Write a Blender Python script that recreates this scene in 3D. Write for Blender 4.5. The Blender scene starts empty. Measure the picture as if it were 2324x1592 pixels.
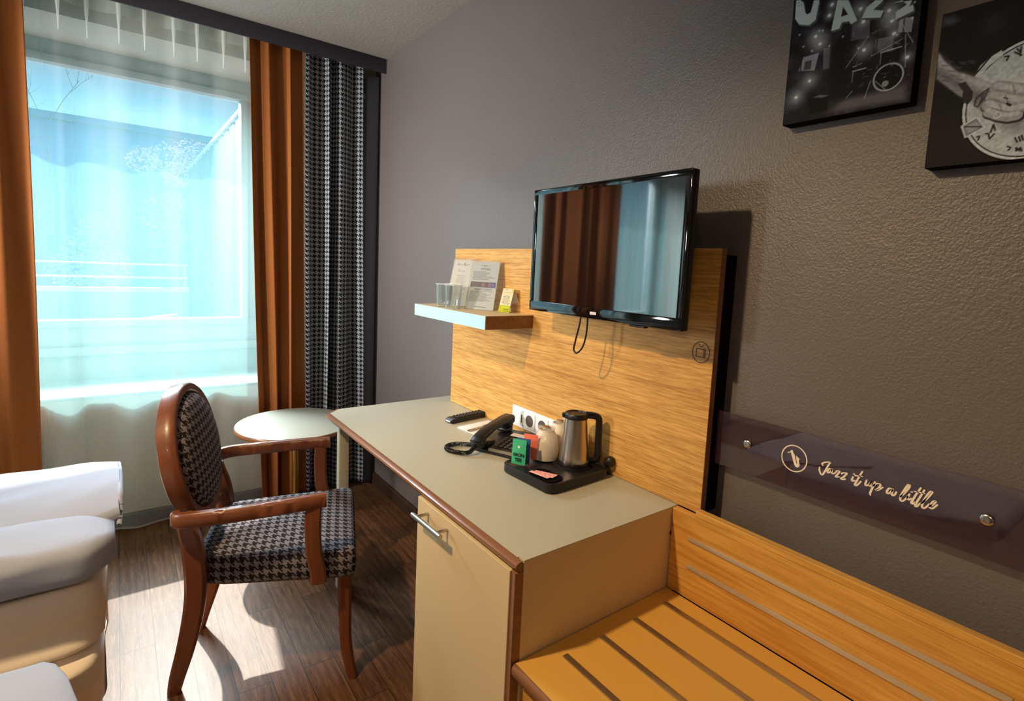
import bpy, bmesh, math, random
import numpy as np
from mathutils import Vector, Matrix, noise
random.seed(7)
rng = np.random.default_rng(7)
sc = bpy.context.scene
col = sc.collection
R = math.radians
sc.view_settings.view_transform = 'Standard'
sc.view_settings.look = 'None'
sc.view_settings.exposure = 0.35

def lin(c):
    return tuple((v/255/12.92 if v/255 <= .04045 else ((v/255+.055)/1.055)**2.4) for v in c)
def s2l(a):
    a = np.clip(a, 0, 1)
    return np.where(a <= .04045, a/12.92, ((a+.055)/1.055)**2.4)

# ------------------------------------------------------------------ materials
MATS = {}
class NT:
    def __init__(s, m):
        s.t = m.node_tree; s.n = s.t.nodes; s.l = s.t.links
    def add(s, ty, **k):
        n = s.n.new(ty)
        for a, v in k.items():
            if a.startswith('i_'):
                key = a[2:].replace('_', ' ')
                n.inputs[int(key) if key.isdigit() else key].default_value = v
            else: setattr(n, a, v)
        return n
    def link(s, a, b): s.l.new(a, b)
    def math(s, op, a, b=None):
        n = s.n.new('ShaderNodeMath'); n.operation = op
        for i, v in enumerate((a, b)):
            if v is None: continue
            if isinstance(v, (int, float)): n.inputs[i].default_value = v
            else: s.l.new(v, n.inputs[i])
        return n.outputs[0]
    def mix(s, f, a, b):
        n = s.n.new('ShaderNodeMix'); n.data_type = 'RGBA'
        for k, v in ((0, f), (6, a), (7, b)):
            if isinstance(v, (int, float)): n.inputs[k].default_value = v
            elif isinstance(v, tuple): n.inputs[k].default_value = (*v[:3], 1)
            else: s.l.new(v, n.inputs[k])
        return n.outputs[2]
    def ramp(s, f, stops):
        n = s.n.new('ShaderNodeValToRGB'); e = n.color_ramp.elements
        while len(e) < len(stops): e.new(.5)
        for q, (p, c) in zip(e, stops): q.position = p; q.color = (*c, 1)
        s.l.new(f, n.inputs[0]); return n.outputs[0]

def mk(name, c=(128,128,128), rough=.5, metal=0., var=0., vs=8., bump=0., bs=60., spec=.5, coat=0., trans=0., alpha=1., ior=1.45, aniso=None, linear=False):
    m = bpy.data.materials.new(name); m.use_nodes = True
    t = NT(m); b = t.n['Principled BSDF']
    base = c if linear else lin(c)
    b.inputs['Base Color'].default_value = (*base, 1)
    b.inputs['Roughness'].default_value = rough; b.inputs['Metallic'].default_value = metal
    b.inputs['Specular IOR Level'].default_value = spec; b.inputs['IOR'].default_value = ior
    b.inputs['Coat Weight'].default_value = coat; b.inputs['Transmission Weight'].default_value = trans
    tc = t.add('ShaderNodeTexCoord')
    src = tc.outputs['Object']
    if var:
        mp = t.add('ShaderNodeMapping'); t.link(src, mp.inputs[0])
        if aniso: mp.inputs['Scale'].default_value = aniso
        n = t.add('ShaderNodeTexNoise', i_Scale=vs, i_Detail=5.); t.link(mp.outputs[0], n.inputs['Vector'])
        t.link(t.mix(n.outputs[0], tuple(v*(1-var) for v in base), tuple(min(1, v*(1+var)) for v in base)), b.inputs['Base Color'])
    if bump:
        n = t.add('ShaderNodeTexNoise', i_Scale=bs, i_Detail=4.); t.link(src, n.inputs['Vector'])
        bp = t.add('ShaderNodeBump', i_Strength=bump, i_Distance=.01); t.link(n.outputs[0], bp.inputs['Height'])
        t.link(bp.outputs[0], b.inputs['Normal'])
    MATS[name] = m
    return m

def wood(name, dark, light, axis='y', scale=1., rough=.38, coat=.0, contrast=1.):
    m = mk(name, light, rough, coat=coat)
    t = NT(m); b = t.n['Principled BSDF']
    tc = t.add('ShaderNodeTexCoord')
    mp = t.add('ShaderNodeMapping'); t.link(tc.outputs['Object'], mp.inputs[0])
    k = {'x': (1.2, 30, 30), 'y': (30, 1.2, 30), 'z': (30, 30, 1.2)}[axis]
    mp.inputs['Scale'].default_value = tuple(v*scale for v in k)
    n = t.add('ShaderNodeTexNoise', i_Scale=4., i_Detail=8., i_Roughness=.65, i_Distortion=.25)
    t.link(mp.outputs[0], n.inputs['Vector'])
    mp2 = t.add('ShaderNodeMapping'); t.link(tc.outputs['Object'], mp2.inputs[0])
    mp2.inputs['Scale'].default_value = tuple((v*.28)*scale for v in k)
    n2 = t.add('ShaderNodeTexNoise', i_Scale=3., i_Detail=4.); t.link(mp2.outputs[0], n2.inputs['Vector'])
    f = t.math('ADD', t.math('MULTIPLY', n.outputs[0], .7), t.math('MULTIPLY', n2.outputs[0], .3))
    w = .16/contrast
    c = t.ramp(f, [(.5-w, lin(dark)), (.5+w*.7, lin(light))])
    t.link(c, b.inputs['Base Color'])
    bp = t.add('ShaderNodeBump', i_Strength=.06, i_Distance=.004); t.link(f, bp.inputs['Height']); t.link(bp.outputs[0], b.inputs['Normal'])
    return m

def houndstooth(name, dark, light, rep, rough=.9, bump=.15):
    m = mk(name, dark, rough, spec=.15)
    t = NT(m); b = t.n['Principled BSDF']
    uv = t.add('ShaderNodeUVMap'); sp = t.add('ShaderNodeSeparateXYZ'); t.link(uv.outputs[0], sp.inputs[0])
    i = t.math('FLOOR', t.math('MULTIPLY', sp.outputs[0], 8./rep)); j = t.math('FLOOR', t.math('MULTIPLY', sp.outputs[1], 8./rep))
    md = lambda a, n: t.math('FLOORED_MODULO', a, float(n))
    warp = t.math('LESS_THAN', md(i, 8), 3.5); weft = t.math('LESS_THAN', md(j, 8), 3.5)
    top = t.math('LESS_THAN', md(t.math('ADD', i, j), 4), 1.5)
    d = t.math('ADD', t.math('MULTIPLY', top, warp), t.math('MULTIPLY', t.math('SUBTRACT', 1., top), weft))
    n = t.add('ShaderNodeTexNoise', i_Scale=900., i_Detail=2.)
    tc = t.add('ShaderNodeTexCoord'); t.link(tc.outputs['Object'], n.inputs['Vector'])
    cc = t.mix(d, lin(light), lin(dark))
    t.link(t.mix(t.math('MULTIPLY', n.outputs[0], .35), cc, (0.02, .02, .02)), b.inputs['Base Color'])
    bp = t.add('ShaderNodeBump', i_Strength=bump, i_Distance=.002); t.link(n.outputs[0], bp.inputs['Height']); t.link(bp.outputs[0], b.inputs['Normal'])
    return m

def painted(name, rough=.6, spec=.3):
    m = mk(name, (200,200,200), rough, spec=spec)
    t = NT(m); a = t.add('ShaderNodeAttribute', attribute_name='Col')
    t.link(a.outputs['Color'], t.n['Principled BSDF'].inputs['Base Color'])
    return m

def floor_mat():
    m = mk('oak_floor', (90,65,45), .42, spec=.35)
    t = NT(m); b = t.n['Principled BSDF']
    tc = t.add('ShaderNodeTexCoord'); sp = t.add('ShaderNodeSeparateXYZ'); t.link(tc.outputs['Object'], sp.inputs[0])
    cb = t.add('ShaderNodeCombineXYZ'); t.link(sp.outputs[1], cb.inputs[0]); t.link(sp.outputs[0], cb.inputs[1])
    br = t.add('ShaderNodeTexBrick', offset=.37, squash=1.)
    br.inputs['Scale'].default_value = 1.; br.inputs['Brick Width'].default_value = .62; br.inputs['Row Height'].default_value = .098
    br.inputs['Mortar Size'].default_value = .0011; br.inputs['Mortar Smooth'].default_value = .2; br.inputs['Bias'].default_value = 0.
    br.inputs['Color1'].default_value = (0, 0, 0, 1); br.inputs['Color2'].default_value = (1, 1, 1, 1); br.inputs['Mortar'].default_value = (.5, .5, .5, 1)
    t.link(cb.outputs[0], br.inputs['Vector'])
    # per plank offset makes grain differ between planks
    off = t.add('ShaderNodeVectorMath', operation='SCALE'); t.link(br.outputs['Color'], off.inputs[0]); off.inputs['Scale'].default_value = 7.
    ad = t.add('ShaderNodeVectorMath', operation='ADD'); t.link(tc.outputs['Object'], ad.inputs[0]); t.link(off.outputs[0], ad.inputs[1])
    mp = t.add('ShaderNodeMapping'); t.link(ad.outputs[0], mp.inputs[0]); mp.inputs['Scale'].default_value = (20, 1.7, 1)
    n = t.add('ShaderNodeTexNoise', i_Scale=3., i_Detail=10., i_Roughness=.72, i_Distortion=2.2); t.link(mp.outputs[0], n.inputs['Vector'])
    wv = t.add('ShaderNodeTexWave', wave_type='BANDS', bands_direction='X', i_Scale=.55, i_Distortion=9., i_Detail=3.); wv.inputs['Detail Scale'].default_value = .7
    t.link(mp.outputs[0], wv.inputs['Vector'])
    g = t.math('ADD', t.math('MULTIPLY', n.outputs[0], .8), t.math('MULTIPLY', wv.outputs['Fac'], .07))
    c = t.ramp(g, [(.28, lin((66,42,27))), (.44, lin((104,72,48))), (.60, lin((134,98,66)))])
    tint = t.mix(br.outputs['Color'], (.60, .57, .56), (1.15, 1.12, 1.1))
    mu = t.add('ShaderNodeMix', data_type='RGBA', blend_type='MULTIPLY'); mu.inputs[0].default_value = .8
    t.link(c, mu.inputs[6]); t.link(tint, mu.inputs[7])
    t.link(t.mix(br.outputs['Fac'], mu.outputs[2], lin((30,20,14))), b.inputs['Base Color'])
    bp = t.add('ShaderNodeBump', i_Strength=.12, i_Distance=.004)
    t.link(t.math('SUBTRACT', g, br.outputs['Fac']), bp.inputs['Height']); t.link(bp.outputs[0], b.inputs['Normal'])
    return m

def sheer_mat(name, opac, tint, edge=.35, back=None):
    m = bpy.data.materials.new(name); m.use_nodes = True; t = NT(m); t.n.remove(t.n['Principled BSDF'])
    out = t.n['Material Output']
    tr = t.add('ShaderNodeBsdfTransparent'); tr.inputs[0].default_value = (1, 1, 1, 1)
    df = t.add('ShaderNodeBsdfDiffuse'); df.inputs[0].default_value = (*tint, 1)
    tl = t.add('ShaderNodeBsdfTranslucent'); tl.inputs[0].default_value = (*(back or tint), 1)
    mx = t.add('ShaderNodeMixShader'); mx.inputs[0].default_value = .5; t.link(df.outputs[0], mx.inputs[1]); t.link(tl.outputs[0], mx.inputs[2])
    lw = t.add('ShaderNodeLayerWeight', i_Blend=.35)
    tc = t.add('ShaderNodeTexCoord'); mp = t.add('ShaderNodeMapping'); t.link(tc.outputs['Object'], mp.inputs[0]); mp.inputs['Scale'].default_value = (160, 160, 2)
    n = t.add('ShaderNodeTexNoise', i_Scale=1., i_Detail=3.); t.link(mp.outputs[0], n.inputs['Vector'])
    f = t.math('ADD', t.math('ADD', opac-.015, t.math('MULTIPLY', n.outputs[0], .03)), t.math('MULTIPLY', lw.outputs['Facing'], edge))
    fm = t.math('MINIMUM', f, .97)
    ms = t.add('ShaderNodeMixShader'); t.link(fm, ms.inputs[0]); t.link(tr.outputs[0], ms.inputs[1]); t.link(mx.outputs[0], ms.inputs[2])
    t.link(ms.outputs[0], out.inputs[0]); MATS[name] = m
    return m

def pane_mat(name, tint=(1, 1, 1), refl=.08, rough=0., body=None, bodyf=.0):
    """thin clear sheet: mostly transparent with a Fresnel-weighted reflection"""
    m = bpy.data.materials.new(name); m.use_nodes = True; t = NT(m); t.n.remove(t.n['Principled BSDF'])
    out = t.n['Material Output']
    tr = t.add('ShaderNodeBsdfTransparent'); tr.inputs[0].default_value = (*tint, 1)
    gl = t.add('ShaderNodeBsdfGlossy'); gl.inputs['Roughness'].default_value = rough; gl.inputs[0].default_value = (1, 1, 1, 1)
    lw = t.add('ShaderNodeLayerWeight', i_Blend=.5)
    f = t.math('MINIMUM', t.math('ADD', t.math('MULTIPLY', t.math('POWER', lw.outputs['Facing'], 5.), .9), refl), 1.)
    a = tr.outputs[0]
    if body:
        df = t.add('ShaderNodeBsdfDiffuse'); df.inputs[0].default_value = (*lin(body), 1)
        mb = t.add('ShaderNodeMixShader'); mb.inputs[0].default_value = bodyf; t.link(a, mb.inputs[1]); t.link(df.outputs[0], mb.inputs[2]); a = mb.outputs[0]
    ms = t.add('ShaderNodeMixShader'); t.link(f, ms.inputs[0]); t.link(a, ms.inputs[1]); t.link(gl.outputs[0], ms.inputs[2])
    t.link(ms.outputs[0], out.inputs[0]); MATS[name] = m
    return m

# ------------------------------------------------------------------ mesh building
class B:
    def __init__(s):
        s.bm = bmesh.new(); s.uv = s.bm.loops.layers.uv.new('UVMap'); s.keep = False; s.mi = 0
    def _m(s, fs):
        for f in fs: f.material_index = s.mi
    def box(s, x0, x1, y0, y1, z0, z1, bev=0., seg=2, M=None):
        vs = [s.bm.verts.new((x, y, z)) for x in (x0, x1) for y in (y0, y1) for z in (z0, z1)]
        q = [(0,1,3,2), (4,6,7,5), (0,4,5,1), (2,3,7,6), (0,2,6,4), (1,5,7,3)]
        fs = [s.bm.faces.new([vs[i] for i in f]) for f in q]; s._m(fs)
        if bev:
            es = list({e for f in fs for e in f.edges})
            r = bmesh.ops.bevel(s.bm, geom=es, offset=bev, segments=seg, profile=.5, affect='EDGES', clamp_overlap=True)
            vs = list({v for f in r['faces'] for v in f.verts} | {v for v in vs if v.is_valid}); s._m(r['faces'])
        if M is not None: bmesh.ops.transform(s.bm, matrix=M, verts=vs)
        return s
    def prism(s, pts, d, f=lambda a, b, c: (a, b, c), c0=0.):
        """outline pts (a,b) extruded from c0 to c0+d; f maps (a,b,c)->xyz"""
        lo = [s.bm.verts.new(f(a, b, c0)) for a, b in pts]
        if d == 0:
            fs = [s.bm.faces.new(lo)]
        else:
            hi = [s.bm.verts.new(f(a, b, c0+d)) for a, b in pts]; n = len(pts)
            fs = [s.bm.faces.new(lo[::-1]), s.bm.faces.new(hi)] + [s.bm.faces.new((lo[i], lo[(i+1) % n], hi[(i+1) % n], hi[i])) for i in range(n)]
        s._m(fs); return s
    def loft(s, rings, cap=True, close=True):
        vv = [[s.bm.verts.new(p) for p in r] for r in rings]; fs = []
        n = len(rings[0])
        for a, b in zip(vv, vv[1:]):
            for i in range(n if close else n-1):
                j = (i+1) % n; fs.append(s.bm.faces.new((a[i], a[j], b[j], b[i])))
        if cap: fs += [s.bm.faces.new(vv[0][::-1]), s.bm.faces.new(vv[-1])]
        s._m(fs); return s
    def lathe(s, prof, c=(0, 0, 0), n=40, cap=True):
        rings = [[(c[0]+r*math.cos(2*math.pi*i/n), c[1]+r*math.sin(2*math.pi*i/n), c[2]+z) for i in range(n)] for r, z in prof]
        return s.loft(rings, cap)
    def tube(s, path, r, n=10, cap=True, sx=None, up=None, closed=False):
        """round tube, or rectangle-ish section when sx=(w,h) list"""
        P = [Vector(p) for p in path]; rings = []; prev = None
        for i, p in enumerate(P):
            if closed: t = P[(i+1) % len(P)]-P[i-1]
            else: t = (P[min(i+1, len(P)-1)]-P[max(i-1, 0)])
            t.normalize()
            if up is not None: u = Vector(up)
            elif prev is None: u = Vector((0, 0, 1)) if abs(t.z) < .9 else Vector((1, 0, 0))
            else: u = prev
            u = (u-t*u.dot(t)).normalized(); prev = u; v = t.cross(u)
            if sx:
                w, h = sx[i] if isinstance(sx[0], (tuple, list)) else sx
                k = .22*min(w, h); a, b = w/2, h/2
                q = [(a-k, b), (-a+k, b), (-a, b-k), (-a, -b+k), (-a+k, -b), (a-k, -b), (a, -b+k), (a, b-k)]
                rings.append([tuple(p+v*x+u*y) for x, y in q])
            else:
                rr = r[i] if isinstance(r, (list, tuple)) else r
                rings.append([tuple(p+rr*(math.cos(2*math.pi*k/n)*v+math.sin(2*math.pi*k/n)*u)) for k in range(n)])
        if closed: return s.loft(rings+[rings[0]], cap=False)
        return s.loft(rings, cap)
    def grid(s, f, nu, nv, uvf=None):
        vv = [[s.bm.verts.new(f(i/nu, j/nv)) for j in range(nv+1)] for i in range(nu+1)]
        for i in range(nu):
            for j in range(nv):
                fc = s.bm.faces.new((vv[i][j], vv[i+1][j], vv[i+1][j+1], vv[i][j+1])); fc.material_index = s.mi
                if uvf:
                    s.keep = True
                    for l, (a, b) in zip(fc.loops, ((i, j), (i+1, j), (i+1, j+1), (i, j+1))): l[s.uv].uv = uvf(a/nu, b/nv)
        return s
    def build(s, name, mats, parent=None, smooth=40, fixn=True, world=False):
        bm = s.bm
        if fixn: bmesh.ops.recalc_face_normals(bm, faces=bm.faces)
        if not s.keep:
            for f in bm.faces:
                n = f.normal; k = max(range(3), key=lambda i: abs(n[i]))
                for l in f.loops:
                    c = l.vert.co; l[s.uv].uv = ((c.y, c.z), (c.x, c.z), (c.x, c.y))[k]
        me = bpy.data.meshes.new(name); bm.to_mesh(me); bm.free()
        for m in (mats if isinstance(mats, (list, tuple)) else [mats]): me.materials.append(MATS[m] if isinstance(m, str) else m)
        if smooth:
            me.polygons.foreach_set('use_smooth', [True]*len(me.polygons)); me.set_sharp_from_angle(angle=R(smooth))
        o = bpy.data.objects.new(name, me); col.objects.link(o)
        if parent:
            o.parent = parent
            if world:
                p = parent; mw = Matrix.Identity(4)
                while p: mw = p.matrix_basis @ mw; p = p.parent
                o.matrix_parent_inverse = mw.inverted()
        else:
            xs = [v.co for v in me.vertices]
            c = Vector(((min(v.x for v in xs)+max(v.x for v in xs))/2, (min(v.y for v in xs)+max(v.y for v in xs))/2, min(v.z for v in xs)))
            me.transform(Matrix.Translation(-c)); o.location = c
        return o

def tag(o, label, cat, group=None, kind=None):
    o['label'] = label; o['category'] = cat
    if group: o['group'] = group
    if kind: o['kind'] = kind
    return o
def struct(o, label=None, cat=None):
    o['kind'] = 'structure'
    if label: o['label'] = label; o['category'] = cat
    return o
def thing(name, label, cat, loc=(0, 0, 0), rz=0., group=None):
    o = bpy.data.objects.new(name, None); col.objects.link(o); o.location = loc; o.rotation_euler = (0, 0, rz)
    o.empty_display_size = .05
    return tag(o, label, cat, group)
def dup(root, loc, rz, label):
    r = root.copy(); col.objects.link(r); r.location = loc; r.rotation_euler = (root.rotation_euler.x, root.rotation_euler.y, rz); r['label'] = label
    def rec(a, b):
        for ch in [o for o in bpy.data.objects if o.parent == a]:
            c = ch.copy(); col.objects.link(c); c.parent = b; c.matrix_parent_inverse = ch.matrix_parent_inverse.copy(); rec(ch, c)
    rec(root, r); return r
def catmull(P, k=6, closed=False):
    P = [Vector(p) for p in P]; n = len(P); o = []
    rng_ = range(n if closed else n-1)
    for i in rng_:
        a, b, c, d = (P[(i-1) % n] if closed or i > 0 else P[0], P[i], P[(i+1) % n], P[(i+2) % n] if closed or i+2 < n else P[-1])
        for q in range(k):
            t = q/k; o.append(.5*((2*b)+(c-a)*t+(2*a-5*b+4*c-d)*t*t+(3*b-a-3*c+d)*t**3))
    if not closed: o.append(P[-1])
    return o
def rrect(x0, x1, y0, y1, r, n=5):
    o = []
    for cx, cy, a in ((x1-r, y1-r, 0), (x0+r, y1-r, 90), (x0+r, y0+r, 180), (x1-r, y0+r, 270)):
        for i in range(n+1): o.append((cx+r*math.cos(R(a+90*i/n)), cy+r*math.sin(R(a+90*i/n))))
    return o
def ribbon(b, pts, w, f, taper=True):
    """flat stroke of width w along 2D pts mapped through f(a,b)"""
    P = [Vector((p[0], p[1])) for p in pts]; L = []; Rr = []; n = len(P)
    for i, p in enumerate(P):
        t = (P[min(i+1, n-1)]-P[max(i-1, 0)]).normalized(); nn = Vector((-t.y, t.x))
        ww = w(t, i/(n-1)) if callable(w) else w
        L.append(p+nn*ww/2); Rr.append(p-nn*ww/2)
    vl = [b.bm.verts.new(f(*p)) for p in L]; vr = [b.bm.verts.new(f(*p)) for p in Rr]
    for i in range(n-1):
        fc = b.bm.faces.new((vl[i], vl[i+1], vr[i+1], vr[i])); fc.material_index = b.mi
    for k, sgn in ((0, -1), (n-1, 1)):   # round ends
        t = (P[1]-P[0] if k == 0 else P[-1]-P[-2]).normalized()*sgn; c = P[k]; r0 = (L[k]-Rr[k]).length/2; nn = (L[k]-c).normalized()
        arc = [vl[k]]+[b.bm.verts.new(f(*(c+nn*r0*math.cos(a)+t*r0*math.sin(a)))) for a in (math.pi/4, math.pi/2, 3*math.pi/4)]+[vr[k]]
        fc = b.bm.faces.new(arc); fc.material_index = b.mi
    return b

# ---- painter: flat printed picture as per-vertex colour of a fine grid
class Paint:
    def __init__(s, nu, nv, asp, bg):
        s.nu, s.nv, s.asp = nu, nv, asp
        u, v = np.meshgrid(np.linspace(0, 1, nu+1), np.linspace(0, 1, nv+1), indexing='ij'); s.u, s.v = u, v
        s.c = np.ones((nu+1, nv+1, 3))*np.array(bg)/255; s.wb = np.array((1., 1., 1.))
        s.px = 1/nu
    def _put(s, m, c, a=1.):
        m = np.clip(m, 0, 1)[..., None]*a
        s.c = s.c*(1-m)+m*(np.array(c)/255 if not isinstance(c, np.ndarray) or c.ndim == 1 else c)
    def poly(s, pts, c, a=1., soft=0.):
        x, y = s.u, s.v; ins = np.zeros_like(x, bool); n = len(pts); dist = np.full(x.shape, 9.)
        for i in range(n):
            (x1, y1), (x2, y2) = pts[i], pts[(i+1) % n]
            if y1 != y2:
                k = ((y1 > y) != (y2 > y)) & (x < (x2-x1)*(y-y1)/(y2-y1)+x1); ins ^= k
            dist = np.minimum(dist, s._seg((x1, y1), (x2, y2)))
        e = max(soft, s.px*.7); sd = np.where(ins, dist, -dist)
        s._put(sd/e+.5, c, a)
    def _seg(s, p, q):
        ax, ay = p[0], p[1]*s.asp; bx, by = q[0], q[1]*s.asp; X, Y = s.u, s.v*s.asp
        dx, dy = bx-ax, by-ay; L = dx*dx+dy*dy+1e-12
        t = np.clip(((X-ax)*dx+(Y-ay)*dy)/L, 0, 1)
        return np.hypot(X-ax-t*dx, Y-ay-t*dy)
    def line(s, pts, w, c, a=1.):
        d = np.full(s.u.shape, 9.)
        for p, q in zip(pts, pts[1:]): d = np.minimum(d, s._seg(p, q))
        s._put((w/2-d)/s.px+.5, c, a)
    def circ(s, p, r, c, a=1., w=None, soft=0., ry=None):
        k = 1 if ry is None else r/ry
        d = np.hypot(s.u-p[0], (s.v-p[1])*s.asp*k)
        if w is not None: m = (w/2-abs(d-r))/s.px+.5
        elif soft: m = np.exp(-(d/r)**2*2)
        else: m = (r-d)/s.px+.5
        s._put(m, c, a)
    def noise(s, amp, n, n2=None):
        n2 = n2 or int(n*s.asp); g = rng.random((n+2, n2+2)); x = s.u*n; y = s.v*n2; i = x.astype(int); j = y.astype(int); fx, fy = x-i, y-j
        z = g[i, j]*(1-fx)*(1-fy)+g[i+1, j]*fx*(1-fy)+g[i, j+1]*(1-fx)*fy+g[i+1, j+1]*fx*fy
        s.c = np.clip(s.c*(1+amp*(z[..., None]-.5)*2), 0, 1)
    def mesh(s, name, f, mat, parent=None, world=False, back=None):
        nu, nv = s.nu, s.nv
        U, V = s.u.ravel(), s.v.ravel()
        co = [f(a, b) for a, b in zip(U, V)]
        idx = lambda i, j: i*(nv+1)+j
        fs = [(idx(i, j), idx(i+1, j), idx(i+1, j+1), idx(i, j+1)) for i in range(nu) for j in range(nv)]
        me = bpy.data.meshes.new(name); me.from_pydata(co, [], fs); me.update()
        at = me.color_attributes.new('Col', 'FLOAT_COLOR', 'POINT')
        at.data.foreach_set('color', np.concatenate([s2l(s.c.reshape(-1, 3)*s.wb), np.ones((len(U), 1))], 1).ravel().astype(np.float32))
        me.materials.append(MATS[mat])
        o = bpy.data.objects.new(name, me); col.objects.link(o)
        if parent:
            o.parent = parent
            if world: o.matrix_parent_inverse = parent.matrix_basis.inverted()
        return o
SCRIPT = [[(0.4827, 0.9604), (0.4843, 0.9638), (0.4786, 0.9683), (0.4688, 0.9725)], [(0.4687, 0.9722), (0.4731, 0.9612), (0.4778, 0.9479), (0.4819, 0.9398), (0.485, 0.9404), (0.4885, 0.9476), (0.4887, 0.9542)], [(0.4652, 0.9576), (0.4692, 0.9575), (0.4724, 0.9514), (0.4713, 0.9477), (0.4678, 0.9505), (0.4641, 0.9579)], [(0.4638, 0.9587), (0.4643, 0.9509), (0.4617, 0.949), (0.4573, 0.9525)], [(0.4563, 0.9545), (0.4548, 0.9575), (0.4494, 0.9584), (0.454, 0.9486), (0.4558, 0.944), (0.4508, 0.9461), (0.4479, 0.9468)], [(0.4454, 0.9547), (0.4434, 0.957), (0.4357, 0.9592), (0.4409, 0.9496), (0.4457, 0.9435), (0.4407, 0.9438), (0.4373, 0.9465)], [(0.4238, 0.9553), (0.4254, 0.9484), (0.4238, 0.9465), (0.4199, 0.9495)], [(0.4234, 0.9622), (0.4217, 0.9616)], [(0.4083, 0.9719), (0.4127, 0.9606), (0.4164, 0.9492), (0.4191, 0.9413), (0.4175, 0.9392), (0.4137, 0.943), (0.409, 0.9511)], [(0.4206, 0.9594), (0.4141, 0.961), (0.4071, 0.9622)], [(0.3991, 0.9573), (0.4008, 0.9485), (0.3989, 0.946), (0.3945, 0.95), (0.3904, 0.9578)], [(0.3904, 0.9578), (0.3925, 0.9492), (0.3909, 0.9473), (0.3871, 0.9515)], [(0.3845, 0.959), (0.387, 0.9481), (0.3907, 0.9341), (0.3896, 0.9298)], [(0.3859, 0.951), (0.3825, 0.956), (0.3761, 0.958), (0.375, 0.9548), (0.3786, 0.9468), (0.3823, 0.9433), (0.3784, 0.9444), (0.3745, 0.9484), (0.3704, 0.953)], [(0.3549, 0.9551), (0.3593, 0.9553), (0.3628, 0.9486), (0.3622, 0.944), (0.3586, 0.9457), (0.3538, 0.9543)], [(0.3535, 0.9556), (0.3546, 0.9463), (0.3527, 0.9428), (0.3493, 0.9468), (0.3476, 0.952)], [(0.3402, 0.9455), (0.3351, 0.9535), (0.329, 0.9663), (0.3279, 0.9727), (0.3303, 0.9727), (0.3338, 0.9648), (0.3393, 0.9491), (0.3399, 0.9398), (0.3371, 0.9376), (0.3327, 0.9426), (0.3286, 0.9502)], [(0.3265, 0.9558), (0.3288, 0.9472), (0.3268, 0.9446), (0.3233, 0.9485)], [(0.3245, 0.9611), (0.3225, 0.9613)], [(0.3104, 0.9741), (0.3163, 0.9592), (0.3207, 0.9459), (0.3221, 0.9408), (0.3202, 0.939), (0.3168, 0.9436)], [(0.3201, 0.9639), (0.3133, 0.9648), (0.3037, 0.9655)], [(0.3048, 0.9718), (0.31, 0.956), (0.3153, 0.9405), (0.3151, 0.9361), (0.3129, 0.9373), (0.3086, 0.9447)], [(0.3071, 0.945), (0.2996, 0.9571), (0.2939, 0.9692), (0.2929, 0.9728), (0.2952, 0.9728), (0.2992, 0.9645), (0.3044, 0.9493), (0.3053, 0.9401), (0.3028, 0.9373), (0.2991, 0.9411), (0.295, 0.9486)], [(0.2943, 0.9445), (0.2896, 0.9498), (0.2862, 0.9562), (0.2874, 0.9575), (0.2909, 0.9532), (0.2935, 0.9449), (0.2927, 0.9417), (0.2889, 0.9429), (0.283, 0.952)]]
SAX = [(0.5589, 0.9653), (0.5563, 0.9643), (0.5524, 0.9666), (0.551, 0.9675), (0.5487, 0.9611), (0.5447, 0.9507), (0.541, 0.9423), (0.5387, 0.939), (0.5357, 0.9377), (0.5325, 0.9388), (0.5301, 0.9416), (0.5297, 0.9445), (0.5308, 0.9492), (0.532, 0.9534), (0.5316, 0.957), (0.5302, 0.9575), (0.5306, 0.9586), (0.5387, 0.9636), (0.5398, 0.9622), (0.5385, 0.9609), (0.5384, 0.9578), (0.5378, 0.9545), (0.5365, 0.9504), (0.5357, 0.9471), (0.536, 0.9455), (0.5372, 0.9476), (0.5389, 0.9526), (0.5394, 0.956), (0.5408, 0.9606), (0.5424, 0.9642), (0.5431, 0.966), (0.5445, 0.966), (0.5468, 0.9719), (0.5484, 0.9737), (0.5503, 0.9733), (0.5519, 0.9713), (0.553, 0.9682), (0.5566, 0.9673)]
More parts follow.
